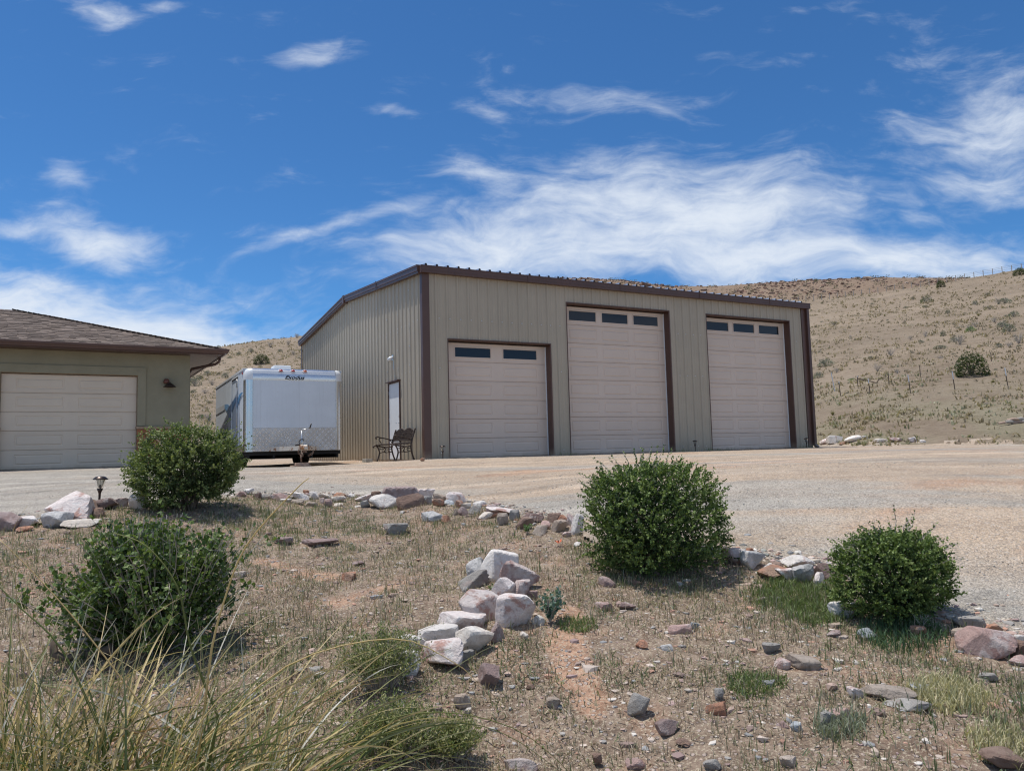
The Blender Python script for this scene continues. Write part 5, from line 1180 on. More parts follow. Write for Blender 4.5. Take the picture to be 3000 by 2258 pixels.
def bush(px_, py_, wpx, hpx, label, nsh, lsz, seed, cols=LG, per=15, open_=0.0, stray=12, flat=.9, tipc=(.24, .32, .09), lowcut=-.97, box=3.0):
    q = march(px_, py_-4); d = depth_of(q); w_ = wpx*d/F; h_ = hpx*d/F*.97; b = empty('round_bush', (0, 0, 0), label=label, cat='bush', group='leafy green bushes')
    rx = w_/2*.93; rz = h_/2*.98; f_ = np.array([q[0]-CAM[0], q[1]-CAM[1], 0]); f_ /= np.linalg.norm(f_)
    c = q+f_*rx*.5; gz = terr(c[0], c[1]); c = np.array([c[0], c[1], gz+rz*1.02]); b.location = (c[0], c[1], gz)
    r_ = np.random.default_rng(seed); O_ = np.array([0, 0, rz*1.02])
    dd = r_.normal(size=(nsh*2, 3)); dd /= np.linalg.norm(dd, axis=1)[:, None]; dd = dd[dd[:, 2] > lowcut][:int(nsh*1.12)]; n = len(dd)
    rad = lump(dd, seed); sc_ = np.array([rx, rx*flat, rz]); sup = (np.abs(dd)**box).sum(1)**(-1/box)   # a little boxier than an ellipsoid
    hole = (lump(dd, seed+50, 1.0)-1) > .42; keepm = ~(hole & (r_.random(n) < .75)); dd = dd[keepm]; rad = rad[keepm]; sup = sup[keepm]; n = len(dd)
    S_ = O_+dd*sc_*(rad*sup*r_.uniform(.78, .97, n))[:, None]; S_[:, 2] = np.maximum(S_[:, 2], r_.uniform(.02, .12, n)*rz); S_ = S_+(r_.random(n) < .12)[:, None]*dd*rx*r_.uniform(.02, .16, n)[:, None]*np.array([1, 1, .5])
    out_ = dd*np.array([1, 1, .6])+np.array([0, 0, .55])+r_.normal(0, .35, (n, 3)); out_ /= np.linalg.norm(out_, axis=1)[:, None]
    Ls = r_.uniform(.06, .13, n)*(w_/1.1)
    t = (np.arange(per)+.5)/per; P = S_[:, None]+out_[:, None]*(Ls[:, None]*t[None])[..., None]; P = P.reshape(-1, 3)
    D = (np.repeat(out_, per, 0)*.5+r_.normal(0, .75, (n*per, 3)))
    bright = r_.uniform(.75, 1.2, n); cc = cols[r_.integers(0, len(cols), n)]*bright[:, None]; C_ = np.repeat(cc, per, 0)*r_.uniform(.8, 1.2, (n*per, 1))
    tt = np.tile(t, n)[:, None]; tipf = (np.repeat(r_.random(n) < .5, per)[:, None])*sstep(tt, .55, 1.0)*.7; C_ = C_*(1-tipf)+np.array(tipc)*tipf
    sz = r_.uniform(.75, 1.25, n*per)*lsz
    parts = [leaves(P, D, sz, C_)]
    # inner leaves, interior shade put into their colour with the darkest tone
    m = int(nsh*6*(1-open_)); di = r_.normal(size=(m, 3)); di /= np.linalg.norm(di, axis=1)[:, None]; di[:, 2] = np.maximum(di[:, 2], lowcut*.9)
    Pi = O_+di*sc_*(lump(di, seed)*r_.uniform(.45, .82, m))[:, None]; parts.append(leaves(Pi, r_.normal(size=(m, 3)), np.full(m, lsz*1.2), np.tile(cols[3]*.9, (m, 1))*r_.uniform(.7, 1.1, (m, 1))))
    # stray shoots
    tw = MB()
    for k in range(stray):
        a_ = r_.uniform(-.3, PI+.3) if k % 4 else r_.uniform(0, 2*PI); d0 = np.array([math.cos(a_)*.8*RT[0]+r_.normal(0, .3), math.cos(a_)*.8*RT[1]+r_.normal(0, .3), abs(math.sin(a_))+.25]); d0 /= np.linalg.norm(d0)
        p0 = O_+d0*sc_*.9; ln = r_.uniform(.10, .27)*(w_/1.1); pts = [p0+d0*ln*s__+np.array([0, 0, -.15*ln*s__*s__])+r_.normal(0, .008, 3) for s__ in np.linspace(0, 1.3, 6)]
        tw.tube(pts, [.0035, .003, .0025, .002, .0018, .001], 4)
        m = 16; tk = r_.uniform(.25, 1.3, m); PP = np.array([p0+d0*ln*s__+np.array([0, 0, -.15*ln*s__*s__]) for s__ in tk]); parts.append(leaves(PP, r_.normal(size=(m, 3))+d0*.6, np.full(m, lsz*.95), cols[r_.integers(1, 5, m)]*1.15))
    V = []; F_ = []; C2 = []; o_ = 0
    for v, f, cc in parts: V.append(v); F_.append(f+o_); C2.append(cc); o_ += len(v)
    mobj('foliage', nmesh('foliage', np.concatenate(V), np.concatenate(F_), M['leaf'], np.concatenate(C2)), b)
    tw.build('shoots', M['twig'], b, kind='stuff')
    st = MB()
    for k in range(26):
        a_ = r_.uniform(0, 2*PI); e = r_.uniform(.2, .75); p = [np.array([.10*math.cos(a_)*r_.random(), .10*math.sin(a_)*r_.random(), -.03])]
        for s__ in (.3, .6, 1.0): p.append(np.array([math.cos(a_)*rx*e*s__, math.sin(a_)*rx*e*s__, h_*.75*s__*(1-.3*e)])+r_.normal(0, .02, 3))
        st.tube(p, [.011, .008, .006, .003], 5)
    st.build('stems', M['bark'], b, kind='stuff'); return b, q, rx, rz
bush(552, 1512, 338, 246, 'round clipped green bush standing before the trailer and house', 1500, .026, 1, cols=np.array([[.12, .17, .05], [.15, .20, .06], [.19, .24, .075], [.07, .105, .034], [.24, .28, .10]]), per=15, stray=30, tipc=(.32, .36, .15), box=2.35)
bush(1898, 1700, 404, 330, 'largest dark green bush in the middle standing before the tall doors', 2000, .0205, 2, per=16, stray=46)
bush(2638, 1838, 352, 270, 'boxy green bush at the right edge of the garden by the gravel', 1500, .0175, 3, per=15, stray=34, lowcut=-.93, open_=.2, flat=.75)
# sprawling bush in the left foreground: pale twigs carrying lobed leaves
def sprawl():
    q = march(430, 1900); b = empty('sprawling_bush', tuple(q), label='loose sprawling green bush with pale grey twigs in the left foreground', cat='bush')
    r_ = np.random.default_rng(5); tw = MB(); P = []; D = []; C_ = []; S_ = []; d = depth_of(q); k_ = d/F
    LC = np.array([[.115, .175, .045], [.15, .21, .055], [.085, .135, .036], [.19, .25, .075], [.06, .10, .03]])
    for i in range(380):
        a_ = r_.uniform(0, 2*PI); u = r_.uniform(-1, 1)
        side = u*235*k_; hgt = (400-70*abs(u)-r_.uniform(0, 230)*abs(r_.normal(0, .8)))*k_; hgt = max(hgt, .10)*(r_.uniform(.35, 1) if i % 3 == 0 else 1)
        if u < -.55: hgt *= .72
        end = np.array([RT[0]*side+r_.normal(0, .06), RT[1]*side+r_.normal(0, .06), hgt])+np.array([fwd[0], fwd[1], 0])*r_.normal(0, .22)
        p0 = np.array([RT[0], RT[1], 0])*side*.25+np.array([0, 0, -.02]); mid = (p0+end)/2+np.array([side*.12*RT[0], side*.12*RT[1], .06])+r_.normal(0, .03, 3)
        pts = [p0*(1-t)**2+2*mid*t*(1-t)+end*t*t+r_.normal(0, .006, 3) for t in np.linspace(0, 1, 7)]
        tw.tube(pts, np.linspace(.0055, .0018, 7), 5)
        for j in range(3):
            t = r_.uniform(.45, .95); bp = pts[int(t*6)]; e2 = bp+r_.normal(0, .07, 3)+np.array([0, 0, .05]); tw.tube([bp, (bp+e2)/2+r_.normal(0, .006, 3), e2], [.003, .002, .001], 4)
            m = 13; P += [bp+(e2-bp)*s__+r_.normal(0, .012, 3) for s__ in r_.uniform(.1, 1.1, m)]; D += list(r_.normal(size=(m, 3))+np.array([0, 0, .3])); S_ += list(r_.uniform(.018, .038, m)); C_ += list(LC[r_.integers(0, 5, m)]*r_.uniform(.8, 1.2, (m, 1)))
        m = 26; ts = r_.uniform(.12, 1.0, m); P += [pts[min(5, int(t*6))]*(1-(t*6 % 1))+pts[min(6, int(t*6)+1)]*(t*6 % 1)+r_.normal(0, .014, 3) for t in ts]
        D += list(r_.normal(size=(m, 3))+np.array([0, 0, .3])); S_ += list(r_.uniform(.018, .04, m)); C_ += list(LC[r_.integers(0, 5, m)]*r_.uniform(.8, 1.2, (m, 1)))
    v, f, c = leaves(np.array(P), np.array(D), np.array(S_), np.array(C_), .3, 1.0)
    mobj('foliage', nmesh('foliage', v, f, M['leaf'], c), b); tw.build('twigs', M['twig'], b)
sprawl()
# blue-green leafy weed beside the pile
def weed(px_, py_, w_px, h_px, label, cols, n=26, ls=.035):
    q = march(px_, py_); d = depth_of(q)/F; b = empty('leafy_weed', tuple(q), label=label, cat='plant'); r_ = np.random.default_rng(int(px_)); st = MB(); P = []; D = []; S_ = []
    for i in range(n):
        a_ = r_.uniform(0, 2*PI); e = np.array([math.cos(a_)*w_px*d*.5*r_.uniform(.2, 1), math.sin(a_)*w_px*d*.4*r_.uniform(.2, 1), h_px*d*r_.uniform(.45, 1)]); st.tube([np.zeros(3), e*np.array([.4, .4, .6]), e], [.003, .0025, .0015], 4)
        for s__ in np.linspace(.3, 1.05, 9): P.append(e*np.array([s__*s__*.6+.4*s__, s__*s__*.6+.4*s__, s__])); v = r_.normal(size=3); v[2] = abs(v[2])*.7; D.append(v); S_.append(ls*r_.uniform(.6, 1.1))
    v, f, c = leaves(np.array(P), np.array(D), np.array(S_), cols[r_.integers(0, len(cols), len(P))]*r_.uniform(.8, 1.2, (len(P), 1)), .25, .75)
    mobj('foliage', nmesh('foliage', v, f, M['leaf'], c), b); st.build('stems', M['twig'], b)
BGC = np.array([[.10, .17, .13], [.14, .22, .17], [.07, .13, .09]])
weed(1612, 1822, 118, 92, 'blue green broad leaved weed right of the stone pile', BGC, 30, .036)
weed(1450, 1745, 60, 34, 'low green weed growing between the stones of the pile', np.array([[.1, .18, .06], [.13, .2, .08]]), 12, .025)
weed(1545, 1562, 34, 26, 'small bright green weed before the stone edging', np.array([[.13, .24, .06], [.1, .2, .05]]), 12, .025)
weed(2700, 1850, 90, 50, 'round leaved weed at the foot of the right bush', np.array([[.09, .17, .07], [.12, .2, .1]]), 20, .02)
# yellow-green broom shrubs (fine stems with tiny pale flower heads)
def broom(px_, py_, w_px, h_px, label, n=260, seed=0):
    q = march(px_, py_); d = depth_of(q)/F; b = empty('broom_shrub', tuple(q), label=label, cat='shrub'); r_ = np.random.default_rng(seed); P = []; D = []; S_ = []; C_ = []; st = MB()
    for i in range(n):
        a_ = r_.uniform(0, 2*PI); e_ = r_.random()**.6; L = h_px*d*r_.uniform(.6, 1.0); R2 = w_px*d*.5*e_
        tip = np.array([math.cos(a_)*R2, math.sin(a_)*R2*.8, L*(1-.45*e_*e_)]); p0 = tip*np.array([.3, .3, 0]); mid = (p0+tip)/2+np.array([0, 0, L*.1]); 
        if i % 3 == 0: st.tube([p0, mid, tip], [.003, .002, .001], 3)
        m = 22; ts = r_.uniform(.3, 1.02, m)
        for t in ts:
            P.append(p0*(1-t)**2+2*mid*t*(1-t)+tip*t*t+r_.normal(0, .009, 3)); D.append(np.array([tip[0]*.5, tip[1]*.5, .3])+r_.normal(0, .25, 3)); S_.append(r_.uniform(.012, .024))
            C_.append(np.array([.40, .38, .19]) if r_.random() < .55*t else np.array([.16, .20, .07])*r_.uniform(.7, 1.4))
    v, f, c = leaves(np.array(P), np.array(D), np.array(S_), np.array(C_), .2, .38)
    mobj('foliage', nmesh('foliage', v, f, M['leaf'], c), b); st.build('stems', M['twig'], b)
broom(1120, 2010, 300, 190, 'yellow green broom shrub left of the near end of the stone pile', 300, 1)
broom(1150, 2230, 330, 200, 'second yellow green broom shrub behind the arching straw blades at the bottom', 320, 2)
broom(1330, 2220, 200, 130, 'smaller yellow green broom shrub right of the arching blades', 180, 3)
# dead branch on the left
q = march(300, 1935); br = empty('dead_branch', tuple(q), label='dead forked branch lying under the sprawling bush', cat='branch')
rv_ = np.array([RT[0], RT[1], 0]); o_ = MB()
o_.tube([-rv_*.30+np.array([0, 0, .16]), -rv_*.29+np.array([0, 0, .05]), -rv_*.22+np.array([0, 0, .02]), rv_*.02+np.array([0, 0, .06]), rv_*.06+np.array([0, 0, .075])], [.014, .026, .02, .026, .03], 8); o_.build('trunk_piece', M['bark'], br, smooth=True)
o_ = MB(); o_.tube([-rv_*.34+np.array([0, 0, .10]), -rv_*.1+np.array([0, 0, .13]), rv_*.03+np.array([0, 0, .12])], [.008, .012, .009], 6); o_.build('side_branch', M['twig'], br, smooth=True)
# little orange scrap by the middle bush
q = march(1636, 1598); o_ = MB()
for k in range(5): a_ = k*1.3; o_.poly([(0, 0, .0), (.035*math.cos(a_), .035*math.sin(a_), .025), (.03*math.cos(a_+.6), .03*math.sin(a_+.6), .01+.01*k)])
o = o_.build('orange_scrap', mat('orange_plastic', (.75, .16, .06), .6)); o.location = tuple(q+np.array([0, 0, .02])); tag(o, 'small orange plastic scrap on the ground left of the middle bush', 'litter')

# ------------------------------------------------------------------ bear grass clump at the lower left
bg_root = march(400, 2250)+(CAM-march(400, 2250))*np.array([.14, .14, 0]); bg_root[2] = terr(bg_root[0], bg_root[1]); bgr = empty('bear_grass', tuple(bg_root), label='large clump of long arching green and straw blades in the lower left corner', cat='grass clump')
r_ = np.random.default_rng(12)
BGR = [np.array([.13, .165, .045]), np.array([.19, .21, .06]), np.array([.085, .12, .04]), np.array([.56, .42, .20]), np.array([.66, .52, .26]), np.array([.42, .26, .13]), np.array([.68, .66, .60]), np.array([.28, .22, .13])]
def long_blade(p0, a_, L, lean0, droop, wd__, curl=0.0, n=14, side=0.0):
    pts = [np.array(p0)]; th = lean0; az_ = a_; seg = L/n
    for i in range(n):
        t = i/n; th += droop/n*(.4+1.5*t)+(curl*t**5*3.0/n*6 if curl else 0); az_ += side/n
        pts.append(pts[-1]+seg*np.array([math.sin(th)*math.cos(az_), math.sin(th)*math.sin(az_), math.cos(th)]))
    pts = np.array(pts); tg_ = np.gradient(pts, axis=0); tg_ /= np.linalg.norm(tg_, axis=1)[:, None]
    s_ = np.cross(tg_, np.array([math.cos(a_+.3), math.sin(a_+.3), .25])); s_ /= np.maximum(np.linalg.norm(s_, axis=1), 1e-3)[:, None]
    w2 = wd__*.5*np.clip(1.15-np.linspace(0, 1, n+1)**2.2, .12, 1)[:, None]; nn = np.cross(s_, tg_)
    V = np.stack([pts-s_*w2, pts+nn*w2*.45, pts+s_*w2], 1).reshape(-1, 3); f = []
    for i in range(n):
        b = i*3; f += [(b, b+1, b+4, b+3), (b+1, b+2, b+5, b+4)]
    return V, np.array(f)
allV = []; allF = []; allC = []; off = 0; nb_ = 0
axis = np.array([RT[0], RT[1], 0]); fa = np.array([math.sin(YAW), math.cos(YAW), 0])
for i in range(850):
    # several crowns along the bottom edge of the view
    u = r_.choice([-.5, -.2, .12, .42], p=[.22, .26, .28, .24])+r_.normal(0, .08); dpt = r_.normal(-.02, .10)
    p0 = axis*u+fa*dpt; X0, Y0 = bg_root[0]+p0[0], bg_root[1]+p0[1]; p0 = np.array([p0[0], p0[1], terr(X0, Y0)-bg_root[2]-.01])
    ra = math.atan2(RT[1], RT[0])   # azimuth of "right" in world
    a_ = ra+r_.normal(.15, .7) if (r_.random() < .5 and u > .05) else ra+r_.uniform(-.5, PI+.7)
    if math.cos(a_-math.atan2(fa[1], fa[0])) < -.45 and r_.random() < .8: a_ = ra+r_.normal(.3, .6)
    kind_ = r_.random(); dead = r_.random()
    if kind_ < .30: L, l0, dr_, wd__, cu = r_.uniform(.3, .68), r_.uniform(.02, .6), r_.uniform(.6, 1.8), r_.uniform(.0035, .006), r_.uniform(1.0, 2.8)
    elif kind_ < .80: L, l0, dr_, wd__, cu = r_.uniform(.5, 1.2), r_.uniform(.15, .85)+(.3 if u > .1 else 0), r_.uniform(.5, 1.3), r_.uniform(.0055, .0115), 0
    else: L, l0, dr_, wd__, cu = r_.uniform(.5, .9), r_.uniform(.0, .35), r_.uniform(.1, .7), r_.uniform(.005, .009), 0
    c = BGR[r_.choice(8, p=[.20, .15, .14, .16, .15, .06, .09, .05])] if not cu else BGR[r_.choice([6, 6, 4, 0])]
    V, f = long_blade(p0, a_, L, l0, dr_, wd__, cu, side=r_.normal(0, .6)); n_ = len(V)//3
    t = np.repeat(np.linspace(0, 1, n_), 3)[:, None]; tipc_ = np.array([.55, .47, .32]); C_ = np.tile(c, (len(V), 1))*(.85+.25*r_.random()); C_ = C_*(1-.6*t**4)+tipc_*.6*t**4
    if nb_ < 285 and wd__ > .0078:
        nb_ += 1; mobj('blade', nmesh('blade', V, f, M['grass'], C_, True), bgr)
    else: allV.append(V); allF.append(f+off); allC.append(C_); off += len(V)
mobj('fine_blades', nmesh('fine_blades', np.concatenate(allV), np.concatenate(allF), M['grass'], np.concatenate(allC), True), bgr, kind='stuff')
# a few single long stems that reach high across the foreground bush
for (pts_, wd__, c) in [([(620, 1900), (650, 1780), (720, 1600), (860, 1440), (905, 1400)], .010, 4), ([(640, 2100), (560, 1900), (520, 1720), (430, 1600), (330, 1560)], .012, 1), ([(480, 2150), (250, 1850), (110, 1690), (0, 1580)], .009, 3),
                        ([(300, 2150), (180, 1900), (60, 1780), (-20, 1700)], .012, 0), ([(900, 2150), (1020, 1900), (1100, 1760), (1170, 1668)], .0045, 3), ([(560, 2200), (840, 1950), (1150, 1870), (1330, 1940), (1400, 2000)], .006, 4), ([(60, 1900), (45, 1700), (38, 1560), (80, 1480)], .0035, 3),
                        ([(900, 2200), (1300, 2120), (1480, 2150), (1640, 2258)], .005, 1), ([(800, 2230), (1200, 2090), (1500, 2130), (1700, 2290)], .0055, 1), ([(700, 2200), (1000, 2040), (1200, 2000), (1500, 1690)], .004, 4)][:9]:
    P_ = []
    for i, (x_, y_) in enumerate(pts_): d_ = depth_of(bg_root)+.05+.1*i/len(pts_); P_.append(CAM+(fwd*F+RT*(x_-1500)-UP*(y_-1129))*d_/F-bg_root)
    Q = []
    for i in range(len(P_)-1):
        p0_, p1_, p2_, p3_ = P_[max(i-1, 0)], P_[i], P_[i+1], P_[min(i+2, len(P_)-1)]
        for t in (0, .25, .5, .75): Q.append(.5*((2*p1_)+(-p0_+p2_)*t+(2*p0_-5*p1_+4*p2_-p3_)*t*t+(-p0_+3*p1_-3*p2_+p3_)*t**3))
    Q.append(P_[-1])
    Q = np.array(Q); Q = np.r_[[np.array([Q[0][0]*.7, Q[0][1]*.7, 0.0])], Q]; mb = MB(); mb.tube(Q, np.linspace(wd__*.55, wd__*.16, len(Q)), 4); me = mb.mesh('blade', M['grass'], True); setcol(me, np.tile(BGR[c], (len(me.vertices), 1))); mobj('blade', me, bgr)

# ------------------------------------------------------------------ hillside plants
def hill_tufts():
    n = 36000; az_ = rng.uniform(-9, 66, n); u = rng.random(n)**1.5; r0_ = r0f(az_); r1_ = r1f(az_); r2 = r0_+(r1_*1.02-r0_)*u
    x = CAM[0]+r2*np.sin(np.radians(az_)); y = CAM[1]+r2*np.cos(np.radians(az_)); k = (rng.random(n) < .12+1.0*sstep(fbm(x*.22, y*.22, 4, 81), .40, .62)) & ~((x > -.6) & (x < 14.6) & (y > -.6) & (y < 14.5)) & ~((x > -5) & (x < -1) & (y < 9))
    x, y, r2, az_ = x[k], y[k], r2[k], az_[k]; m = len(x); per = 5; s_ = rng.uniform(.10, .24, m)*(1+r2/170)
    gr = rng.random(m) < .30*sstep(r2, r0f(az_)+30, r0f(az_)); c0 = np.where(gr[:, None], np.array([.31, .30, .20]), np.array([[.38, .31, .225], [.43, .36, .265], [.34, .275, .195], [.30, .24, .17]])[rng.integers(0, 4, m)])
    X_ = np.repeat(x, per)+rng.normal(0, .1, m*per); Y_ = np.repeat(y, per)+rng.normal(0, .1, m*per); Z_ = np.repeat(hz_ground(x, y), per)-.04
    S_ = np.repeat(s_, per); V, F_, C_ = blades(X_, Y_, Z_, S_*rng.uniform(.6, 1.1, m*per), rng.uniform(0, 2*PI, m*per), np.abs(rng.normal(.8, .35, m*per)), S_*rng.uniform(.2, .4, m*per), np.repeat(c0, per, 0)*rng.uniform(.75, 1.2, (m*per, 1)))
    mobj('hill_grass', nmesh('hill_grass', V, F_, M['grass'], C_), kind='stuff', label='dry bunch grass covering the hillside')
hill_tufts()
# prototypes one metre wide, shared by copies
def proto_cloud(n, cols, ls, h, seed, dome=1.0, asp=.8):
    r2 = np.random.default_rng(seed); d = r2.normal(size=(n, 3)); d /= np.linalg.norm(d, axis=1)[:, None]; d[:, 2] = np.abs(d[:, 2])*1.0-.08
    P = d*np.array([.5, .5, h])*(lump(d, seed, .28)*r2.uniform(.45, 1.0, n)**.6)[:, None]; P[:, 2] = np.maximum(P[:, 2], .01)
    v, f, c = leaves(P, d+r2.normal(0, .7, (n, 3)), r2.uniform(.6, 1.3, n)*ls, cols[r2.integers(0, len(cols), n)]*r2.uniform(.75, 1.2, (n, 1)), .3, asp)
    return nmesh('foliage', v, f, M['leaf'], c)
def proto_twigs(n, h, seed, rad=.006, spread=.5):
    r2 = np.random.default_rng(seed); m_ = MB()
    for i in range(n):
        a_ = r2.uniform(0, 2*PI); e = r2.uniform(.2, 1)*spread; tip = np.array([math.cos(a_)*e, math.sin(a_)*e, h*r2.uniform(.55, 1)*(1-.3*e)]); mid = tip*np.array([.45, .45, .5])+r2.normal(0, .03, 3)
        m_.tube([np.zeros(3), mid, tip], [rad*1.5, rad, rad*.4], 3)
        for j in range(2): t2 = mid+(tip-mid)*r2.random()+np.array([r2.normal(0, .12), r2.normal(0, .12), h*.18]); m_.tube([mid, t2], [rad*.7, rad*.3], 3)
    return m_.mesh('twigs', M['twig'])
def proto_yucca(n, seed, cols, L=.5):
    r2 = np.random.default_rng(seed); el = r2.uniform(.1, 1.35, n); a_ = r2.uniform(0, 2*PI, n); V, F_, C_ = blades(np.zeros(n), np.zeros(n), np.full(n, .02), r2.uniform(.8, 1.1, n)*L, a_, el*.9, np.full(n, .03), cols[r2.integers(0, len(cols), n)]*r2.uniform(.8, 1.2, (n, 1)))
    return nmesh('leaves', V, F_, M['grass'], C_)
SG = np.array([[.16, .19, .125], [.2, .225, .16], [.13, .155, .10]]); JN = np.array([[.05, .075, .022], [.08, .11, .03], [.035, .055, .02], [.11, .14, .04]]); OL = np.array([[.19, .18, .07], [.26, .22, .09], [.13, .13, .05]]); BR = np.array([[.13, .26, .05], [.1, .2, .04]])
PR = dict(sage=[proto_cloud(420, SG, .07, .75, s_) for s_ in (1, 2, 3)], juniper=[proto_cloud(2600, JN, .06, 1.35, s_) for s_ in (4, 5)], olive=[proto_cloud(300, OL, .08, .6, s_) for s_ in (6, 7)], bright=[proto_cloud(350, BR, .07, .5, 8)], dark=[proto_cloud(420, JN*1.2, .07, .8, s_) for s_ in (9, 10)])
TW = [proto_twigs(34, .75, s_) for s_ in (1, 2, 3)]; YU = [proto_yucca(60, s_, OL*1.2) for s_ in (1, 2)]
JT = MB(); [JT.tube([(0, 0, -.1), (.06*math.cos(a_), .06*math.sin(a_), .3), (.25*math.cos(a_), .25*math.sin(a_), .8)], [.05, .035, .015], 5) for a_ in (0, 1.6, 3.1, 4.4, 5.4)]; JTM = JT.mesh('trunk', M['bark'])
NMS = dict(sage='sage_shrub', juniper='juniper_tree', olive='yucca_shrub', bright='green_shrub', dark='dark_shrub', bare='bare_shrub', yucca='yucca_plant')
used_l = {}
def plant(px_, py_, wpx, kind_, label, group=None, hs=1.0, rmax=None):
    q = march(px_, py_)
    if q is None: return
    d = depth_of(q); w_ = wpx*d/F; cat_ = dict(sage='shrub', juniper='juniper', olive='yucca', bright='shrub', dark='shrub', bare='shrub', yucca='yucca')[kind_]
    e = empty(NMS[kind_], (q[0], q[1], float(hz_ground(q[0], q[1]))-.03), random.uniform(0, 6), label=label, cat=cat_, group=group); e.scale = (w_, w_, w_*hs)
    if kind_ == 'bare': mobj('twigs', random.choice(TW), e)
    elif kind_ == 'yucca': mobj('leaves', random.choice(YU), e)
    else:
        mobj('foliage', random.choice(PR[kind_]), e)
        mobj('trunk' if kind_ == 'juniper' else 'twigs', JTM if kind_ == 'juniper' else random.choice(TW), e)
HR, HL = 'shrubs scattered over the right hillside', 'shrubs scattered over the hillside between house and workshop'
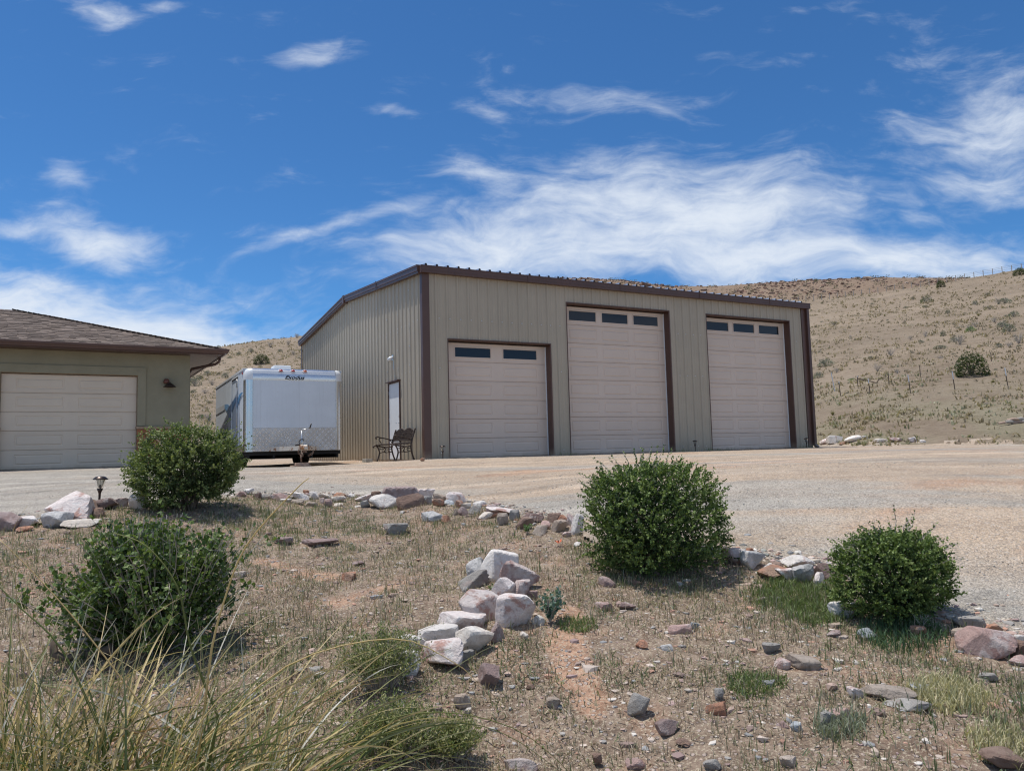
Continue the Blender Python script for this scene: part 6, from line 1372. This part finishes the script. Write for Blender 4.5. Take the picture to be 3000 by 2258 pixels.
PL = [(2846, 1100, 88, 'juniper', 'large green juniper standing alone low on the right hillside', .62), (2756, 842, 25, 'juniper', 'small dark juniper just below the far ridge line', .7), (2988, 806, 34, 'juniper', 'dark juniper beside the fence on the hill crest at the right edge', .5),
 (766, 1066, 46, 'juniper', 'round dark juniper on the hill above the trailer', .5), (2712, 887, 40, 'dark', 'open dark green shrub high on the hill left of a small olive one', .8), (2675, 878, 17, 'olive', 'small olive shrub beside the open dark green shrub', 1), (2714, 902, 18, 'olive', 'yellow green yucca right below the open dark green shrub', .8),
 (2776, 919, 17, 'dark', 'small dark round shrub below the small juniper', 1.2), (2893, 868, 16, 'olive', 'tan green yucca high on the hill under the crest fence', 1.2), (2899, 907, 27, 'olive', 'wide olive yucca on the upper right slope', .8), (2867, 926, 26, 'yucca', 'spiky yellow yucca left below the wide olive one', .8),
 (2857, 893, 21, 'sage', 'grey green round shrub above the spiky yellow yucca', .9), (2944, 889, 38, 'sage', 'wide pale sage shrub on the upper right slope', .7), (2925, 891, 28, 'bare', 'bare grey shrub touching the wide pale sage', 1.1), (2592, 926, 18, 'yucca', 'small olive yucca mid hillside right of the workshop roof', .8), (2444, 953, 30, 'olive', 'double olive yucca close to the workshop corner', .7),
 (2649, 948, 14, 'olive', 'little olive clump in the middle of the hillside', .8), (2913, 943, 30, 'bare', 'bare grey shrub below the wide olive yucca', .8), (2970, 928, 32, 'sage', 'grey green shrub near the right edge on the upper slope', .9), (2843, 970, 34, 'bright', 'bright green shrub above the large juniper', .9), (2858, 957, 28, 'bare', 'bare grey shrub behind the bright green one', 1),
 (2956, 971, 40, 'sage', 'broad sage shrub on the right slope', .9), (2935, 957, 34, 'sage', 'grey green shrub behind the broad sage', .8), (2985, 1005, 44, 'bare', 'large bare twiggy shrub cut by the right edge', 1.1), (2958, 1017, 26, 'bare', 'small bare shrub left of the large twiggy one', 1.1), (2927, 1017, 22, 'sage', 'little sage shrub above the large juniper crown', .9),
 (2812, 1010, 48, 'bare', 'wide bare grey shrub left above the large juniper', 1), (2796, 1002, 30, 'sage', 'sage shrub beside the wide bare one', .8), (2763, 985, 20, 'dark', 'dark grey green shrub mid slope', 1.3), (2712, 986, 22, 'bare', 'thin bare shrub left of the dark grey green one', 1.3), (2667, 995, 26, 'bare', 'brownish low bare shrub mid slope', .8),
 (2610, 1042, 34, 'bare', 'tangled bare shrub low on the left part of the slope', 1), (2571, 1087, 34, 'bare', 'upright grey bare shrub above the fence posts', 1.1), (2630, 1094, 30, 'bare', 'low grey bare shrub right of the upright one', .8), (2419, 1072, 52, 'sage', 'long sage shrub beside the workshop corner', .7), (2451, 1091, 26, 'bare', 'dark bare shrub below the long sage', 1), (2398, 1106, 32, 'sage', 'grey shrub nearest the workshop downspout', .9),
 (2513, 996, 18, 'yucca', 'bright spiky yucca mid slope left', .8), (2491, 991, 14, 'bare', 'thin dry stalks left of the bright spiky yucca', 1.2), (2755, 1020, 40, 'sage', 'low flat sage mat mid slope', .4), (2755, 1051, 30, 'bare', 'pale bare shrub below the flat sage mat', .6), (2497, 1112, 30, 'bright', 'low green mat beside the leaning posts', .4), (2636, 1161, 20, 'bright', 'small round green cushion low on the slope', .5),
 (2440, 1216, 34, 'yucca', 'spiky green yucca low near the workshop corner', 1), (2909, 1120, 34, 'yucca', 'pale green yucca right of the large juniper', .6), (2669, 1139, 13, 'olive', 'tiny yellow cushion at the foot of a fence post', .6), (2890, 1184, 25, 'bare', 'reddish dry clump low on the right', .5), (2700, 1005, 18, 'sage', 'tiny sage between bare shrubs', .8), (2550, 1050, 16, 'sage', 'tiny sage above the upright grey shrub', .8),
 (700, 1040, 18, 'dark', 'dark low shrub on the hill above the house gutter', .9), (735, 1032, 20, 'sage', 'sage shrub left of the crest above the trailer', 1), (792, 1018, 26, 'bare', 'bare grey shrub near the left crest', 1), (845, 1010, 22, 'bare', 'bare shrub near the workshop eave on the crest', 1), (860, 1040, 26, 'bare', 'bare shrub right of the round juniper', .9), (820, 1030, 16, 'sage', 'sage shrub between juniper and workshop', .8),
 (608, 1098, 24, 'sage', 'sage shrub right of the house corner', .8), (587, 1110, 20, 'dark', 'dark shrub behind the gutter end', .8), (642, 1097, 16, 'olive', 'small olive shrub above the trailer left end', .8), (660, 1105, 24, 'sage', 'sage clump just above the trailer roof', .9), (570, 1130, 40, 'sage', 'pale sage shrub touching the house corner', 1), (566, 1150, 22, 'dark', 'dark low shrub below the pale sage', .7),
 (600, 1152, 34, 'bare', 'reddish bare shrub between house and trailer', .6), (622, 1128, 30, 'bare', 'bare twiggy shrub above the trailer edge', .9), (613, 1182, 18, 'olive', 'olive clump beside the trailer rear corner', .9), (604, 1198, 18, 'bare', 'dry clump low beside the trailer rear', .7), (615, 1235, 44, 'bare', 'tall dry weeds behind the round bush', 1), (590, 1225, 30, 'olive', 'yellowish weeds behind the round bush at the house corner', .8),
 (560, 1092, 14, 'bare', 'thin bare shrub just clear of the gutter', 1), (640, 1020, 14, 'dark', 'dark dot of shrub on the left crest', .9), (661, 1012, 12, 'sage', 'small sage on the left crest', .9), (681, 1009, 12, 'dark', 'dark small shrub on the left crest highest point', .9), (870, 990, 24, 'bare', 'bare shrub on the crest beside the workshop eave', .9), (890, 1002, 14, 'bare', 'last bare shrub before the workshop eave', .9)]
for px_, py_, wp, kd, lab, hs in PL: plant(px_, py_, wp, kd, lab, HR if px_ > 1500 else HL, hs)
# minor clumps, alike and low
fill = [('sage', 'low grey green tuft dotted over the right hillside', 'low tufts on the right hillside', 2390, 3010, 880, 1180, 46), ('olive', 'small olive brown clump dotted over the right hillside', 'low clumps on the right hillside', 2390, 3010, 850, 1150, 34),
        ('olive', 'small brown clump dotted over the hill behind the trailer', 'low clumps on the left hillside', 560, 900, 1010, 1200, 26), ('sage', 'small grey tuft dotted over the hill behind the trailer', 'low tufts on the left hillside', 560, 900, 1015, 1200, 24)]
for kd, lab, grp, xa, xb, ya, yb, n_ in fill:
    for _ in range(n_):
        x_, y_ = random.uniform(xa, xb), random.uniform(ya, yb); q = march(x_, y_)
        if q is None or (q[0] > -.5 and q[0] < 14.5 and q[1] < 14.5) or np.hypot(q[0]-CAM[0], q[1]-CAM[1]) > 160: continue
        plant(x_, y_, random.uniform(7, 14), kd, lab, grp, .6)
# far rocky rim and its scrub
def rim():
    n = 5200; az_ = rng.uniform(E2[1, 0], 62, n); f_ = rng.uniform(.86, 1.0, n)**1.0; r2 = r2f(az_)*f_; x = CAM[0]+r2*np.sin(np.radians(az_)); y = CAM[1]+r2*np.cos(np.radians(az_))
    k = rng.random(n) < .15+1.0*sstep(fbm(x*.03, y*.03, 3, 91), .38, .6); x, y = x[k], y[k]; m = len(x); V, Fc_ = ICO[1]; z = hz_ground(x, y)
    base = np.array([rock_shape(V, np.random.default_rng(k_), 9, 1.0, .05) for k_ in range(10)])[rng.integers(0, 10, m)]; s_ = np.exp(rng.normal(-.75, .5, m))
    P = base*(s_[:, None]*np.array([.8, .8, .62]))[:, None]; P = P+np.stack([x, y, z], -1)[:, None]
    c = np.array([[.26, .16, .12], [.2, .13, .10], [.32, .22, .17], [.36, .28, .22], [.17, .12, .10]])[rng.integers(0, 5, m)]; Fa = (Fc_[None]+(np.arange(m)*len(V))[:, None, None]).reshape(-1, 3)
    mobj('rim_boulders', nmesh('rim_boulders', P.reshape(-1, 3), Fa, M['vc'], np.repeat(c, len(V), 0)), kind='stuff', label='reddish brown boulders along the far rocky rim')
    n = 500; az_ = rng.uniform(E2[2, 0], 62, n); r2 = r2f(az_)*rng.uniform(.8, 1.0, n); x = CAM[0]+r2*np.sin(np.radians(az_)); y = CAM[1]+r2*np.cos(np.radians(az_)); z = hz_ground(x, y); src = PR['dark'][0]
    nv = len(src.vertices); co = np.empty(nv*3, np.float32); src.vertices.foreach_get('co', co); co = co.reshape(-1, 3)[:160]; nq = 40
    P = co[None]*rng.uniform(.6, 1.8, n)[:, None, None]*2.0*np.array([.6, .6, .4])+np.stack([x, y, z], -1)[:, None]
    Fa = (np.array([[0, 1, 2], [0, 2, 3]])[None]+(np.arange(nq)*4)[:, None, None]).reshape(-1, 3); Fa = (Fa[None]+(np.arange(n)*160)[:, None, None]).reshape(-1, 3)
    P = P.reshape(n, nq, 4, 3); ctr = P.mean(2, keepdims=True); P = ctr+(P-ctr)*2.2
    c = np.array([[.10, .12, .07], [.15, .17, .10], [.2, .2, .14]])[rng.integers(0, 3, n)]
    mobj('rim_scrub', nmesh('rim_scrub', P.reshape(-1, 3), Fa, M['leaf'], np.repeat(c, 160, 0)), kind='stuff', label='scrub growing along the far rocky rim')
rim()
# fence posts on the slope
pm = MB(); pm.box(-.012, .012, -.012, .012, -.2, 1.0); pm.box(-.022, .022, .013, .018, -.2, 1.0); pmm = pm.mesh('post', M['bark'])
cm = MB(); cm.box(-.014, .014, -.014, .0125, 0, 1.0); cmm = cm.mesh('white_tip', M['white'])
for x_, yt, yb, lean, tip, lab in [(2446, 1090, 1147, -.13, 1, 'thin pale rod leaning left nearest the workshop'), (2463, 1117, 1160, -.06, .12, 'short steel fence post right of the thin pale rod'), (2514, 1101, 1136, 0, .1, 'steel corner post with diagonal braces'), (2550, 1109, 1153, -.08, .3, 'steel post with white tip right of the braced corner post'),
     (2605, 1094, 1126, 0, 0, 'short dark post in the middle of the slope'), (2668, 1098, 1151, -.08, .4, 'steel post with long white tip mid slope'), (2697, 1070, 1104, 0, 0, 'dark post higher up the slope alone'), (2798, 1087, 1141, -.08, .45, 'steel post with white tip left of the large juniper'),
     (2905, 1031, 1059, 0, 0, 'dark post just right of the large juniper crown'), (2954, 1077, 1136, -.09, .4, 'steel post with white tip nearest the right edge')]:
    q = march(x_, yb); d = depth_of(q); h = (yb-yt)*d/F; e = empty('fence_post', (q[0], q[1], float(hz_ground(q[0], q[1]))), YAW*-1, label=lab, cat='fence post', group='steel fence posts on the slope'); e.rotation_euler = (0, lean, -YAW)
    o = mobj('post', pmm, e); o.scale = (1, 1, h)
    if tip: o = mobj('white_tip', cmm, e); o.scale = (1.1, 1.1, h*tip+.001); o.location = (0, 0, h*(1-tip)+.01)
    if x_ == 2514:
        for sgn, hh in ((1, .8), (.55, .9)): b_ = MB(); b_.tube([(0 if sgn == 1 else .9, 0, h*.8 if sgn == 1 else 0), (1.6 if sgn == 1 else 1.2, .0, 0.1 if sgn == 1 else h*.75)], .03, 5); b_.build('brace', M['bark'], e)
# wire fence along the hill crest
fe = empty('wire_fence', (0, 0, 0), label='wire fence running along the crest of the right hill', cat='fence'); fa_ = np.linspace(azel(2250, 890)[0], azel(3080, 770)[0], 34); tops = []
po = MB(); po.box(-.04, .04, -.04, .04, -.2, 1.05); pom = po.mesh('post', M['twig'])
for a_ in fa_:
    rr_ = float(r1f(a_))*.985; x_, y_ = CAM[0]+rr_*math.sin(math.radians(a_)), CAM[1]+rr_*math.cos(math.radians(a_)); z_ = float(hz_ground(x_, y_)); mobj('post', pom, fe, (x_, y_, z_)); tops.append((x_, y_, z_))
for hh in (.45, .75, 1.0): wr = MB(); wr.tube([(t[0], t[1], t[2]+hh) for t in tops], .015, 3); wr.build('wire', M['twig'], fe)
# wood pile at the right edge
G_ = 'weathered logs heaped at the right edge'; ql = march(2972, 1241); kk = depth_of(ql)/F
for i, (u, z, L, rr_, a_, lab) in enumerate([(-30, 3, 30, 4.0, .2, 'thin grey log end sticking out left of the heap'), (-12, 5, 34, 5.5, -.3, 'split grey log lying at the left of the heap'), (12, 4, 36, 6, .15, 'thick brown log at the bottom of the heap'), (34, 5, 30, 6, -.2, 'grey log at the right side of the heap'),
        (-4, 12, 30, 4.5, .4, 'pale log on top left of the heap'), (20, 13, 30, 5, -.35, 'white bleached log on top of the heap'), (40, 14, 24, 5, .3, 'short log on top right of the heap')]):
    lg = MB(); dv = np.array([math.cos(a_)*RT[0]-math.sin(a_)*fwd[0]*.8, math.cos(a_)*RT[1]-math.sin(a_)*fwd[1]*.8, .05*(-1)**i]); lg.tube([-dv*L*kk*.5, dv*L*kk*.1+np.array([0, 0, .02]), dv*L*kk*.5], [rr_*kk*.8, rr_*kk, rr_*kk*.85], 8)
    o = lg.build('log', M['twig'] if i % 2 else M['woodblock'], None, smooth=False); o.location = tuple(ql+np.array([RT[0], RT[1], 0])*u*kk+np.array([0, 0, z*kk])); tag(o, lab, 'log', G_)
